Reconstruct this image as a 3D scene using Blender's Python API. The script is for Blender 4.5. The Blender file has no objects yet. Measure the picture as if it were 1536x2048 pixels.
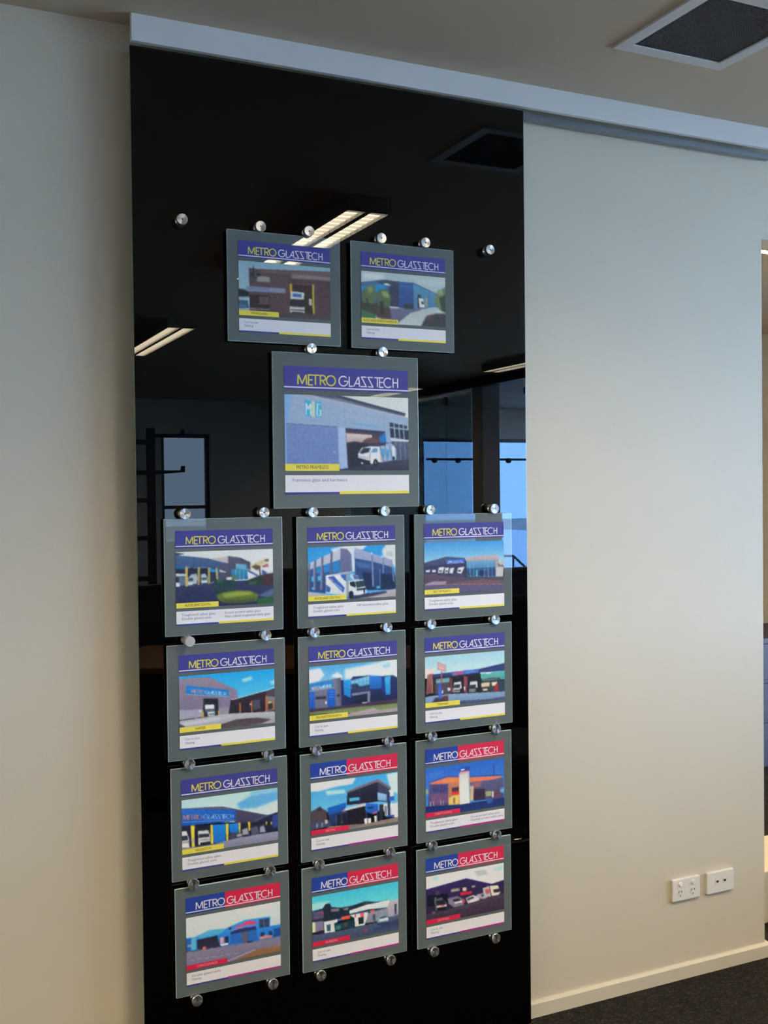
import bpy, bmesh, math, random
import numpy as np
from mathutils import Matrix, Vector
from math import pi, sin, cos, radians

S = bpy.context.scene
COL = S.collection
random.seed(7)

# ---------------------------------------------------------------- camera
cd = bpy.data.cameras.new('camera')
cam = bpy.data.objects.new('camera', cd)
COL.objects.link(cam)
cd.sensor_fit = 'VERTICAL'
cd.sensor_height = 36.0
cd.lens = 2130.22 / 2048 * 36.0
cd.clip_start = 0.05
cd.clip_end = 200
YAW, PITCH, ROLL = 0.4403, -0.0178, -0.0111
fw = Vector((sin(YAW) * cos(PITCH), cos(YAW) * cos(PITCH), sin(PITCH)))
r0 = Vector((cos(YAW), -sin(YAW), 0))
u0 = r0.cross(fw)
rt = r0 * cos(ROLL) + u0 * sin(ROLL)
up = u0 * cos(ROLL) - r0 * sin(ROLL)
cam.matrix_world = Matrix(((rt.x, up.x, -fw.x, -0.4459), (rt.y, up.y, -fw.y, -2.5862), (rt.z, up.z, -fw.z, 1.5486), (0, 0, 0, 1)))
S.camera = cam

# ---------------------------------------------------------------- daylight, exposure
wd = bpy.data.worlds.new('sky')
S.world = wd
wd.use_nodes = True
wb = wd.node_tree.nodes['Background']
wb.inputs['Color'].default_value = (0.415, 0.63, 0.955, 1)
wb.inputs['Strength'].default_value = 41.0
S.view_settings.view_transform = 'Standard'
S.view_settings.look = 'None'
S.view_settings.exposure = 0.33
S.view_settings.gamma = 1.0
S.view_settings.use_curve_mapping = False
S.cycles.max_bounces = 10
S.cycles.diffuse_bounces = 5
S.cycles.glossy_bounces = 5
S.cycles.transparent_max_bounces = 12
S.cycles.sample_clamp_indirect = 6.0
S.cycles.use_denoising = True
LAMP_POWER = 29.0        # watts of each ceiling light, thrown downwards by its louvres
LAMP_GLOW = 30.0         # radiance of the tubes seen between the louvres
LAMP_COL = (1.0, 0.73, 0.40)
TUBE_COL = (1.0, 0.86, 0.62)


def portal(x, y, z, w, h, rot):
    l = bpy.data.lights.new('sky_portal', 'AREA')
    l.shape = 'RECTANGLE'
    l.size, l.size_y = w, h
    l.cycles.is_portal = True
    o = bpy.data.objects.new('sky_portal', l)
    o.location = (x, y, z)
    o.rotation_euler = rot
    COL.objects.link(o)


# ---------------------------------------------------------------- materials
def lin(c):
    c = c / 255.0
    return c / 12.92 if c <= 0.04045 else ((c + 0.055) / 1.055) ** 2.4


def hexlin(h):
    return tuple(lin(int(h[i:i + 2], 16)) for i in (0, 2, 4))


MATS = {}


def mat(name, color, rough=0.5, metal=0.0, spec=0.5, noise=0.0, nscale=30.0, bump=0.0, bscale=200.0, ior=1.5, coat=0.0, aniso=0.0):
    m = bpy.data.materials.new(name)
    m.use_nodes = True
    nt = m.node_tree
    b = nt.nodes['Principled BSDF']
    b.inputs['Base Color'].default_value = (*color, 1)
    b.inputs['Roughness'].default_value = rough
    b.inputs['Metallic'].default_value = metal
    b.inputs['Specular IOR Level'].default_value = spec
    b.inputs['IOR'].default_value = ior
    b.inputs['Coat Weight'].default_value = coat
    if noise > 0 or bump > 0:
        tc = nt.nodes.new('ShaderNodeTexCoord')
    if noise > 0:
        n = nt.nodes.new('ShaderNodeTexNoise')
        n.inputs['Scale'].default_value = nscale
        n.inputs['Detail'].default_value = 4
        nt.links.new(tc.outputs['Object'], n.inputs['Vector'])
        r = nt.nodes.new('ShaderNodeMapRange')
        r.inputs['From Min'].default_value = 0.3
        r.inputs['From Max'].default_value = 0.7
        r.inputs['To Min'].default_value = 1 - noise
        r.inputs['To Max'].default_value = 1 + noise
        nt.links.new(n.outputs['Fac'], r.inputs['Value'])
        mx = nt.nodes.new('ShaderNodeVectorMath')
        mx.operation = 'SCALE'
        mx.inputs[0].default_value = color
        nt.links.new(r.outputs['Result'], mx.inputs['Scale'])
        nt.links.new(mx.outputs['Vector'], b.inputs['Base Color'])
    if bump > 0:
        n2 = nt.nodes.new('ShaderNodeTexNoise')
        n2.inputs['Scale'].default_value = bscale
        n2.inputs['Detail'].default_value = 3
        nt.links.new(tc.outputs['Object'], n2.inputs['Vector'])
        bp = nt.nodes.new('ShaderNodeBump')
        bp.inputs['Strength'].default_value = bump
        bp.inputs['Distance'].default_value = 0.002
        nt.links.new(n2.outputs['Fac'], bp.inputs['Height'])
        nt.links.new(bp.outputs['Normal'], b.inputs['Normal'])
    if aniso > 0:
        tg = nt.nodes.new('ShaderNodeTangent')
        tg.direction_type = 'RADIAL'
        tg.axis = 'Y'
        b.inputs['Anisotropic'].default_value = aniso
        nt.links.new(tg.outputs['Tangent'], b.inputs['Tangent'])
    MATS[name] = m
    return m


def emit(name, color, strength):
    m = bpy.data.materials.new(name)
    m.use_nodes = True
    nt = m.node_tree
    nt.nodes.remove(nt.nodes['Principled BSDF'])
    e = nt.nodes.new('ShaderNodeEmission')
    e.inputs['Color'].default_value = (*color, 1)
    e.inputs['Strength'].default_value = strength
    nt.links.new(e.outputs[0], nt.nodes['Material Output'].inputs[0])
    return m


def thin_glass(name, tint, ior=1.5):
    m = bpy.data.materials.new(name)
    m.use_nodes = True
    nt = m.node_tree
    nt.nodes.remove(nt.nodes['Principled BSDF'])
    t = nt.nodes.new('ShaderNodeBsdfTransparent')
    t.inputs['Color'].default_value = (*tint, 1)
    g = nt.nodes.new('ShaderNodeBsdfGlossy')
    g.inputs['Roughness'].default_value = 0.0
    f = nt.nodes.new('ShaderNodeFresnel')
    ge = nt.nodes.new('ShaderNodeNewGeometry')
    mr = nt.nodes.new('ShaderNodeMapRange')
    mr.inputs['To Min'].default_value = ior
    mr.inputs['To Max'].default_value = 1 / ior
    nt.links.new(ge.outputs['Backfacing'], mr.inputs['Value'])
    nt.links.new(mr.outputs['Result'], f.inputs['IOR'])
    x = nt.nodes.new('ShaderNodeMixShader')
    nt.links.new(f.outputs[0], x.inputs[0])
    nt.links.new(t.outputs[0], x.inputs[1])
    nt.links.new(g.outputs[0], x.inputs[2])
    nt.links.new(x.outputs[0], nt.nodes['Material Output'].inputs[0])
    return m


M_wall = mat('cream_wall_paint', (0.625, 0.572, 0.468), rough=0.55, spec=0.35, noise=0.015, nscale=3, bump=0.12, bscale=420)
M_ceil = mat('ceiling_paint', (0.57, 0.485, 0.38), rough=0.8, spec=0.2, noise=0.015, nscale=2)
M_far = mat('grey_wall_paint', (0.72, 0.70, 0.68), rough=0.7, noise=0.03, nscale=4)
M_grey = mat('mid_grey_wall_paint', (0.45, 0.45, 0.45), rough=0.7, noise=0.03, nscale=4)
M_base = mat('cream_gloss_trim', (0.64, 0.60, 0.50), rough=0.4, noise=0.02, nscale=12)
M_white = mat('white_pelmet_coating', (0.74, 0.76, 0.77), rough=0.42)
M_alu = mat('satin_aluminium', (0.26, 0.27, 0.29), rough=0.38, metal=0.9)
M_steel = mat('brushed_steel', (0.62, 0.60, 0.58), rough=0.27, metal=1.0)
M_spun = mat('spun_steel', (0.80, 0.79, 0.78), rough=0.30, metal=1.0, aniso=0.85)
M_matte_steel = mat('matte_zinc', (0.50, 0.48, 0.47), rough=0.65, metal=0.35)
M_hole = mat('dark_socket', (0.02, 0.02, 0.02), rough=0.6)
M_black = mat('black_backpainted_glass', (0.0004, 0.0004, 0.0006), rough=0.0, ior=1.46)
M_gedge = mat('green_glass_edge', (0.19, 0.27, 0.20), rough=0.2)
M_pane = mat('frosted_grey_glass', (0.125, 0.152, 0.153), rough=0.012, ior=1.5, noise=0.02, nscale=6)
M_pedge = mat('pale_polished_glass_edge', (0.52, 0.70, 0.76), rough=0.15)
M_plastic = mat('white_plastic', (0.76, 0.745, 0.70), rough=0.3)
M_knob = mat('white_switch_plastic', (0.83, 0.84, 0.86), rough=0.3)
M_vent = mat('white_vent_frame', (0.70, 0.71, 0.73), rough=0.45)
M_grille = mat('dark_grille_plastic', (0.10, 0.10, 0.115), rough=0.45)
M_void = mat('duct_interior', (0.012, 0.012, 0.012), rough=0.9)
M_house = mat('light_housing', (0.35, 0.35, 0.36), rough=0.5)
M_louv = mat('louvre_aluminium', (0.75, 0.74, 0.70), rough=0.25, metal=0.8)
M_dark = mat('dark_powder_coat', (0.022, 0.022, 0.025), rough=0.5)
M_column = mat('column_paint', (0.55, 0.53, 0.52), rough=0.55, noise=0.04, nscale=8)
M_wood = mat('brown_timber', (0.20, 0.085, 0.035), rough=0.35, noise=0.25, nscale=14)
M_fab = mat('charcoal_upholstery', (0.028, 0.030, 0.038), rough=0.9, noise=0.2, nscale=90)
M_chrome = mat('chrome', (0.75, 0.76, 0.78), rough=0.08, metal=1.0)
M_cab = mat('dark_purple_cabinet', (0.022, 0.012, 0.035), rough=0.5)
M_hall = mat('hall_wall_paint', (0.62, 0.53, 0.36), rough=0.7, noise=0.02, nscale=3)
M_ground = mat('outdoor_paving', (0.36, 0.33, 0.28), rough=0.9, noise=0.15, nscale=1.5)
M_yard = mat('pale_bounce_concrete', (0.78, 0.78, 0.78), rough=0.9, noise=0.05, nscale=2)
M_frame = mat('window_frame_grey', (0.10, 0.11, 0.12), rough=0.4)
M_tube = emit('lamp_tube', TUBE_COL, LAMP_GLOW)
M_tint = thin_glass('partition_glass', (0.62, 0.68, 0.68))
M_wglass = thin_glass('window_glass', (0.96, 0.98, 0.98))
M_skydim = thin_glass('sky_dimming_glass', (0.52, 0.66, 0.82))  # tint added to dim the sky seen through the wide back window
M_dimroom = thin_glass('dim_room_glass', (0.34, 0.34, 0.33))  # dark tint stands in for a dim room behind the pane
M_bottle = thin_glass('clear_bottle', (0.80, 0.88, 0.92))


def carpet_mat():
    m = bpy.data.materials.new('charcoal_carpet')
    m.use_nodes = True
    nt = m.node_tree
    b = nt.nodes['Principled BSDF']
    b.inputs['Roughness'].default_value = 0.95
    b.inputs['Specular IOR Level'].default_value = 0.1
    tc = nt.nodes.new('ShaderNodeTexCoord')
    mp = nt.nodes.new('ShaderNodeMapping')
    mp.inputs['Scale'].default_value = (1, 2.2, 1)
    nt.links.new(tc.outputs['Object'], mp.inputs['Vector'])
    v = nt.nodes.new('ShaderNodeTexVoronoi')
    v.inputs['Scale'].default_value = 95
    nt.links.new(mp.outputs[0], v.inputs['Vector'])
    n = nt.nodes.new('ShaderNodeTexNoise')
    n.inputs['Scale'].default_value = 34
    n.inputs['Detail'].default_value = 5
    nt.links.new(mp.outputs[0], n.inputs['Vector'])
    mul = nt.nodes.new('ShaderNodeMath')
    mul.operation = 'ADD'
    nt.links.new(v.outputs['Distance'], mul.inputs[0])
    nt.links.new(n.outputs['Fac'], mul.inputs[1])
    cr = nt.nodes.new('ShaderNodeValToRGB')
    e = cr.color_ramp.elements
    e[0].position, e[0].color = 0.45, (0.085, 0.075, 0.058, 1)
    e[1].position, e[1].color = 1.15, (0.018, 0.017, 0.016, 1)
    nt.links.new(mul.outputs[0], cr.inputs[0])
    nt.links.new(cr.outputs[0], b.inputs['Base Color'])
    bp = nt.nodes.new('ShaderNodeBump')
    bp.inputs['Strength'].default_value = 0.9
    bp.inputs['Distance'].default_value = 0.006
    bp.invert = True
    nt.links.new(mul.outputs[0], bp.inputs['Height'])
    nt.links.new(bp.outputs[0], b.inputs['Normal'])
    return m


M_carpet = carpet_mat()


def flat(name, color, rough=0.55):
    return mat(name, color, rough=rough, spec=0.25, noise=0.012, nscale=60)


M_navy = flat('print_navy', (0.058, 0.060, 0.290))
M_royal = flat('print_royal_blue', (0.022, 0.060, 0.36))
M_red = flat('print_red', (0.72, 0.022, 0.075))
M_paper = flat('print_white', (0.86, 0.845, 0.87))
M_yellow = flat('print_yellow', (0.88, 0.74, 0.09))
M_magenta = flat('print_magenta', (0.42, 0.035, 0.28))
M_inky = flat('ink_yellow', (0.74, 0.64, 0.10))
M_inkw = flat('ink_white', (0.78, 0.74, 0.82))
M_inkd = flat('ink_dark', (0.13, 0.12, 0.05))
M_inkb = flat('ink_blue_grey', (0.20, 0.20, 0.36))
M_inkp = flat('ink_pink', (0.86, 0.42, 0.46))


def photo_mat():
    m = bpy.data.materials.new('printed_photo')
    m.use_nodes = True
    nt = m.node_tree
    b = nt.nodes['Principled BSDF']
    b.inputs['Roughness'].default_value = 0.45
    b.inputs['Specular IOR Level'].default_value = 0.25
    a = nt.nodes.new('ShaderNodeVertexColor')
    a.layer_name = 'print'
    nt.links.new(a.outputs['Color'], b.inputs['Base Color'])
    return m


M_photo = photo_mat()


# ---------------------------------------------------------------- mesh helpers
class MB:
    def __init__(self):
        self.bm = bmesh.new()

    def box(self, x0, x1, y0, y1, z0, z1, mi=0, bev=0.0, faces_mi=None):
        r = bmesh.ops.create_cube(self.bm, size=1.0)
        vs = r['verts']
        for v in vs:
            v.co = Vector((x0 if v.co.x < 0 else x1, y0 if v.co.y < 0 else y1, z0 if v.co.z < 0 else z1))
        fs = list({f for v in vs for f in v.link_faces})
        for f in fs:
            f.material_index = mi
        if bev > 0:
            es = list({e for f in fs for e in f.edges})
            rb = bmesh.ops.bevel(self.bm, geom=es, offset=bev, segments=2, profile=0.5, affect='EDGES')
            for f in rb['faces']:
                f.material_index = mi
        return self

    def prism(self, pts, axis, a, b, mi=0):
        """extrude a 2-D outline along an axis (0,1,2) from a to b"""
        def P(p, t):
            q = list(p)
            q.insert(axis, t)
            return Vector(q)
        A = [self.bm.verts.new(P(p, a)) for p in pts]
        B = [self.bm.verts.new(P(p, b)) for p in pts]
        n = len(pts)
        fs = [self.bm.faces.new(A), self.bm.faces.new(B[::-1])]
        for i in range(n):
            fs.append(self.bm.faces.new((A[i], B[i], B[(i + 1) % n], A[(i + 1) % n])))
        for f in fs:
            f.material_index = mi
        return self

    def lathe(self, prof, c, axis='Z', n=24, mi=0, smooth=True):
        """prof: (radius, height) list revolved round an axis through c"""
        rings = []
        for r, h in prof:
            ring = []
            if r < 1e-6:
                ring = [self.bm.verts.new(self._ax(0, 0, h, c, axis))]
            else:
                for i in range(n):
                    t = 2 * pi * i / n
                    ring.append(self.bm.verts.new(self._ax(r * cos(t), r * sin(t), h, c, axis)))
            rings.append(ring)
        for a, b in zip(rings, rings[1:]):
            for i in range(n):
                j = (i + 1) % n
                if len(a) == 1 and len(b) == 1:
                    continue
                if len(a) == 1:
                    f = self.bm.faces.new((a[0], b[j], b[i]))
                elif len(b) == 1:
                    f = self.bm.faces.new((a[i], a[j], b[0]))
                else:
                    f = self.bm.faces.new((a[i], a[j], b[j], b[i]))
                f.material_index = mi
                f.smooth = smooth
        return self

    @staticmethod
    def _ax(u, v, h, c, axis):
        if axis == 'Z':
            return Vector((c[0] + u, c[1] + v, c[2] + h))
        if axis == 'Y':
            return Vector((c[0] + u, c[1] + h, c[2] + v))
        return Vector((c[0] + h, c[1] + u, c[2] + v))

    def tube(self, pts, r, n=10, mi=0):
        pts = [Vector(p) for p in pts]
        rings = []
        for i, p in enumerate(pts):
            d = (pts[min(i + 1, len(pts) - 1)] - pts[max(i - 1, 0)]).normalized()
            a = d.cross(Vector((0, 0, 1)) if abs(d.z) < 0.9 else Vector((1, 0, 0))).normalized()
            b = d.cross(a)
            rings.append([self.bm.verts.new(p + a * (r * cos(2 * pi * k / n)) + b * (r * sin(2 * pi * k / n))) for k in range(n)])
        for A, B in zip(rings, rings[1:]):
            for k in range(n):
                f = self.bm.faces.new((A[k], A[(k + 1) % n], B[(k + 1) % n], B[k]))
                f.smooth = True
                f.material_index = mi
        for R in (rings[0][::-1], rings[-1]):
            self.bm.faces.new(R).material_index = mi
        return self

    def ribbon(self, pts, w, y, closed=False, mi=0):
        """flat stroke in the XZ plane at depth y with square-ish ends"""
        P = [Vector((p[0], p[1])) for p in pts]
        n = len(P)
        L, R = [], []
        for i in range(n):
            if closed:
                a, b = P[i - 1], P[(i + 1) % n]
                d1, d2 = (P[i] - a).normalized(), (b - P[i]).normalized()
            else:
                d1 = (P[i] - P[i - 1]).normalized() if i > 0 else (P[1] - P[0]).normalized()
                d2 = (P[i + 1] - P[i]).normalized() if i < n - 1 else d1
            t = (d1 + d2)
            t = t.normalized() if t.length > 1e-6 else d1
            nn = Vector((-t.y, t.x))
            k = max(0.45, abs(nn.dot(Vector((-d1.y, d1.x)))))
            o = nn * (w / 2 / k)
            L.append(self.bm.verts.new((P[i].x + o.x, y, P[i].y + o.y)))
            R.append(self.bm.verts.new((P[i].x - o.x, y, P[i].y - o.y)))
        rng = range(n) if closed else range(n - 1)
        for i in rng:
            j = (i + 1) % n
            self.bm.faces.new((L[i], L[j], R[j], R[i])).material_index = mi
        return self

    def build(self, name, mats, parent=None, loc=None, fix=True):
        me = bpy.data.meshes.new(name)
        if fix:
            bmesh.ops.recalc_face_normals(self.bm, faces=self.bm.faces[:])
        if loc is not None:
            bmesh.ops.translate(self.bm, verts=self.bm.verts[:], vec=-Vector(loc))
        self.bm.to_mesh(me)
        self.bm.free()
        for m in (mats if isinstance(mats, (list, tuple)) else [mats]):
            me.materials.append(m)
        o = bpy.data.objects.new(name, me)
        COL.objects.link(o)
        if loc is not None:
            o.location = loc
        if parent is not None:
            o.parent = parent
        return o


def tag(o, label, cat, group=None):
    o['label'] = label
    o['category'] = cat
    if group:
        o['group'] = group
    return o


def structure(o):
    o['kind'] = 'structure'
    return o


def empty(name, loc, label, cat, group=None, rz=0.0):
    o = bpy.data.objects.new(name, None)
    o.empty_display_size = 0.1
    o.location = loc
    o.rotation_euler = (0, 0, rz)
    COL.objects.link(o)
    return tag(o, label, cat, group)


def copy_tree(o, parent=None):
    c = o.copy()
    COL.objects.link(c)
    if parent is not None:
        c.parent = parent
    for ch in [x for x in o.children]:
        copy_tree(ch, c)
    return c

# ---------------------------------------------------------------- room shell
YW = 0.054          # face of the wall behind the sliding panel
HC = 2.70           # ceiling height
XL, XR, YB = -3.6, 8.6, -10.2
OX0, OX1, OZ = 2.176, 3.30, 2.366      # opening at the right end of the wall

f = MB()
f.box(XL, 6.5, -5.9, 3.6, -0.12, 0.0)
f.box(XL, XR + 0.2, YB - 0.2, -5.9, -0.12, 0.0)
structure(f.build('floor', M_carpet))
c = MB()
VX0, VX1, VY0, VY1 = 1.296, 1.640, -0.690, -0.336
for a in ((XL, VX0, YB - .2, 3.6), (VX1, 5.2, -5.9, YW + 0.12), (VX1, 6.5, YW + 0.12, 3.6), (VX1, XR + .2, YB - .2, -5.9), (VX0, VX1, YB - .2, VY0), (VX0, VX1, VY1, 3.6)):
    c.box(a[0], a[1], a[2], a[3], HC, HC + 0.12)
structure(c.build('ceiling', M_ceil))
w = MB()
w.box(XL, OX0, YW, YW + 0.12, 0, HC)
w.box(OX0, OX1, YW, YW + 0.12, OZ, HC)
w.box(OX1, 5.2, YW, YW + 0.12, 0, HC)
structure(w.build('wall_front', M_wall))
structure(MB().box(XL - 0.12, XL, YB, YW, 0, HC).build('wall_left', M_wall))
structure(MB().box(OX0 - 0.5, OX0 - 0.4, YW + 0.12, 3.5, 0, HC).build('wall_hall_left', M_hall))
structure(MB().box(OX0 - 0.5, 6.5, 3.4, 3.52, 0, HC).build('wall_hall', M_hall))
structure(MB().box(6.4, 6.5, YW + 0.12, 3.4, 0, HC).build('wall_hall_right', M_hall))

# right wall with a long window close to the front wall, an alcove behind it, back wall with two windows
XW, YA = 5.05, -5.75
RW = (-5.60, -0.30, 1.00, 2.66)
AW = (-9.6, -6.1, 0.15, 2.60)


def wall_x(name, x, y0, y1, win, m):
    w = MB()
    w.box(x, x + 0.15, y0, win[0], 0, HC)
    w.box(x, x + 0.15, win[1], y1, 0, HC)
    w.box(x, x + 0.15, win[0], win[1], 0, win[2])
    w.box(x, x + 0.15, win[0], win[1], win[3], HC)
    structure(w.build(name, m))


wall_x('wall_right', XW, YA - 0.15, YW + 0.12, RW, M_grey)
wall_x('wall_alcove_right', XR, YB, YA, AW, M_grey)
structure(MB().box(XW + 0.15, XR, YA - 0.15, YA, 0, HC).build('wall_alcove', M_grey))
structure(MB().box(XW + 0.15, XW + 4.5, YA, 0.6, 2.72, 2.90).build('added_canopy_1', M_frame))  # unseen canopy outside the long window, added to block the high sky
BYF = -10.0
BW = [(2.565, 3.16, 0.95, 2.285), (6.06, 8.45, 0.45, 2.275)]
w = MB()
xs = [XL, BW[0][0], BW[0][1], BW[1][0], BW[1][1], XR]
for i in (0, 2, 4):
    w.box(xs[i], xs[i + 1], BYF - 0.15, BYF, 0, HC)
for b in BW:
    w.box(b[0], b[1], BYF - 0.15, BYF, 0, b[2])
    w.box(b[0], b[1], BYF - 0.15, BYF, b[3], HC)
structure(w.build('wall_back', M_far))
structure(MB().box(-40, 60, -60, 40, -0.6, -0.3).build('ground', M_ground))
structure(MB().box(5.3, 26, -40, -10.4, -0.3, -0.22).build('added_yard', M_yard))  # pale slab added to keep the window view bright below the horizon
hr = empty('stair_handrail', (8.0, -10.8, -0.22), 'dark sloping handrail outside the reflected blue window', 'handrail')
for nm, mb_ in (('top_rail', MB().tube([(7.5, -10.8, 0.62), (7.96, -10.8, 0.60), (8.60, -10.8, 0.06)], 0.018)),
                ('post', MB().tube([(7.96, -10.8, -0.21), (7.96, -10.8, 0.60)], 0.014)),
                ('post', MB().tube([(8.5, -10.8, -0.21), (8.5, -10.8, 0.14)], 0.014))):
    q_ = mb_.build(nm, M_dark)
    q_.data.transform(Matrix.Translation(-Vector(hr.location)))
    q_.parent = hr


def window(name, o0, o1, z0, z1, fixed, axis, glass, bars, transoms=()):
    """axis 0: the window lies along X at y=fixed; axis 1: along Y at x=fixed"""
    def bx(mb, a0, a1, d0, d1, c0, c1):
        if axis == 0:
            mb.box(a0, a1, fixed + d0, fixed + d1, c0, c1)
        else:
            mb.box(fixed + d0, fixed + d1, a0, a1, c0, c1)
    f = MB()
    t = 0.045
    bx(f, o0, o1, -0.05, 0.0, z0, z0 + t)
    bx(f, o0, o1, -0.05, 0.0, z1 - t, z1)
    bx(f, o0, o0 + t, -0.05, 0.0, z0 + t, z1 - t)
    bx(f, o1 - t, o1, -0.05, 0.0, z0 + t, z1 - t)
    fr = structure(f.build(name, M_frame))
    cuts = [o0 + t] + list(bars) + [o1 - t]
    for b in bars:
        m = MB()
        bx(m, b - 0.025, b + 0.025, -0.05, 0.0, z0 + t, z1 - t)
        m.build('mullion', M_frame, fr)
    for tz in transoms:
        m = MB()
        bx(m, o0 + t, o1 - t, -0.048, -0.002, tz - 0.02, tz + 0.02)
        m.build('transom', M_frame, fr)
    for a, b in zip(cuts, cuts[1:]):
        m = MB()
        bx(m, a, b, -0.028, -0.022, z0 + t, z1 - t)
        m.build('pane', glass, fr)
    return fr


window('window_1', BW[0][0], BW[0][1], BW[0][2], BW[0][3], BYF - 0.05, 0, M_dimroom, [], [1.405])
window('window_2', BW[1][0], BW[1][1], BW[1][2], BW[1][3], BYF - 0.05, 0, M_skydim, [7.95])
window('window_3', AW[0], AW[1], AW[2], AW[3], XR + 0.10, 1, M_wglass, [-7.8])
window('window_4', RW[0], RW[1], RW[2], RW[3], XW + 0.10, 1, M_wglass, [-4.1, -2.85, -1.6])
portal(XW + 0.2, (RW[0] + RW[1]) / 2, (RW[2] + RW[3]) / 2, RW[3] - RW[2], RW[1] - RW[0], (0, pi / 2, 0))
portal(XR + 0.2, (AW[0] + AW[1]) / 2, (AW[2] + AW[3]) / 2, AW[3] - AW[2], AW[1] - AW[0], (0, pi / 2, 0))
portal((BW[1][0] + BW[1][1]) / 2, BYF - 0.2, (BW[1][2] + BW[1][3]) / 2, BW[1][1] - BW[1][0], BW[1][3] - BW[1][2], (pi / 2, 0, 0))

# skirting along the front wall, its end returning into the opening
b = MB()
prof = [(YW, 0), (YW - 0.013, 0), (YW - 0.013, 0.040), (YW - 0.006, 0.047), (YW, 0.047)]
b.prism([(p[0], p[1]) for p in prof], 0, XL, OX0 + 0.012)
structure(b.build('baseboard_front', M_base))
structure(MB().box(OX0, OX0 + 0.012, YW, YW + 0.12, 0, 0.047).build('baseboard_return', M_base))

# ---------------------------------------------------------------- pelmet, track, black glass panel
PX0, PX1 = 0.111, 1.2249
m = MB()
m.box(PX0, 2.72, -0.0216, -0.006, 2.6349, HC, bev=0.0008)
m.box(2.708, 2.72, -0.006, YW, 2.6349, HC)
m.box(PX0 + 0.10, 2.708, -0.006, YW, 2.680, HC)
o = m.build('track_pelmet', M_white)
tag(o, 'white pelmet box running along the ceiling above the black glass door', 'pelmet')
t = MB()
t.box(PX0 + 0.02, 2.180, 0.018, YW, 2.628, 2.634)
t.box(PX0 + 0.02, 2.180, 0.018, 0.040, 2.617, 2.628)
o = t.build('sliding_track', M_alu)
tag(o, 'slim aluminium track under the white pelmet over the cream wall', 'track')
o = MB().box(PX0, PX1, 0.0, 0.012, 0.012, 2.632, bev=0.0008).build('sliding_glass_door', [M_black, M_gedge])
me = o.data
for p in me.polygons:
    if abs(p.normal.y) < 0.9:
        p.material_index = 1
tag(o, 'tall glossy black glass sliding door panel hanging in front of cream wall', 'door')
m = MB()
m.box(0.50, 0.80, -0.004, 0.016, 0.0, 0.012)
o = m.build('floor_guide', M_alu)
tag(o, 'low aluminium floor guide under the black glass panel', 'floor guide')

# ---------------------------------------------------------------- lettering
def arc(cx, cy, r, a0, a1, n=14):
    return [(cx + r * cos(radians(a0 + (a1 - a0) * i / n)), cy + r * sin(radians(a0 + (a1 - a0) * i / n))) for i in range(n + 1)]


W1 = [[(0, 0), (0.04, 1)], [(0.06, 1), (0.48, 0.08)], [(0.47, 0.08), (0.89, 1)], [(0.91, 1), (0.95, 0)],
      [(1.65, 0), (1.17, 0), (1.17, 1), (2.35, 1)], [(1.17, 0.52), (1.6, 0.52)], [(1.93, 1), (1.93, 0)],
      [(2.47, 0), (2.47, 1), (2.78, 1)] + arc(2.78, 0.74, 0.26, 75, -90, 8) + [(2.47, 0.48)], [(2.68, 0.48), (3.05, 0)],
      arc(3.65, 0.5, 0.5, 0, 360, 26)]
W2 = [arc(5.05, 0.5, 0.5, 45, 360, 22) + [(5.1, 0.5)],
      [(5.72, 1), (5.72, 0), (6.12, 0)],
      [(6.22, 0), (6.78, 1)], [(6.80, 1), (6.88, 0)], [(6.42, 0.3), (6.87, 0.3)],
      [(7.68, 1), (7.05, 1)], [(7.11, 1), (7.66, 0)], [(7.72, 0), (6.98, 0)], [(8.42, 1), (7.80, 1)], [(7.86, 1), (8.42, 0)], [(8.48, 0), (7.86, 0)],
      [(8.58, 1), (9.65, 1)], [(8.95, 1), (8.95, 0)], [(9.65, 0), (9.2, 0), (9.2, 1)], [(9.2, 0.52), (9.6, 0.52)],
      arc(10.2, 0.5, 0.5, 48, 312, 16),
      [(10.78, 0), (10.78, 1)], [(11.32, 0), (11.32, 1)], [(10.78, 0.52), (11.32, 0.52)]]


def strokes(name, lines, x, z, cap, y, m, parent, wgt=0.12):
    b = MB()
    for k, l in enumerate(lines):
        b.ribbon([(x + p[0] * cap, z + p[1] * cap) for p in l], wgt * cap, y - 0.00001 * k)
    return b.build(name, m, parent, fix=False)


def text(name, s, x, z, size, y, m, parent, align='LEFT', width=None):
    cu = bpy.data.curves.new(name, 'FONT')
    cu.body = s
    cu.size = size
    cu.align_x = align
    cu.align_y = 'CENTER'
    cu.resolution_u = 2
    t = bpy.data.objects.new(name, cu)
    COL.objects.link(t)
    dg = bpy.context.evaluated_depsgraph_get()
    me = bpy.data.meshes.new_from_object(t.evaluated_get(dg))
    bpy.data.objects.remove(t)
    bpy.data.curves.remove(cu)
    xs = [v.co.x for v in me.vertices]
    k = width / (max(xs) - min(xs)) if width else 1.0
    me.transform(Matrix.Translation((x, y, z)) @ Matrix.Rotation(pi / 2, 4, 'X') @ Matrix.Diagonal((k, 1, 1, 1)))
    me.materials.clear()
    me.materials.append(m)
    o = bpy.data.objects.new(name, me)
    COL.objects.link(o)
    o.parent = parent
    return o


# ---------------------------------------------------------------- printed photographs
def inside(px, py, pts):
    r = np.zeros(px.shape, bool)
    n = len(pts)
    for i in range(n):
        x0, y0 = pts[i]
        x1, y1 = pts[(i + 1) % n]
        if y0 == y1:
            continue
        c = ((y0 > py) != (y1 > py)) & (px < (x1 - x0) * (py - y0) / (y1 - y0) + x0)
        r ^= c
    return r


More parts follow.
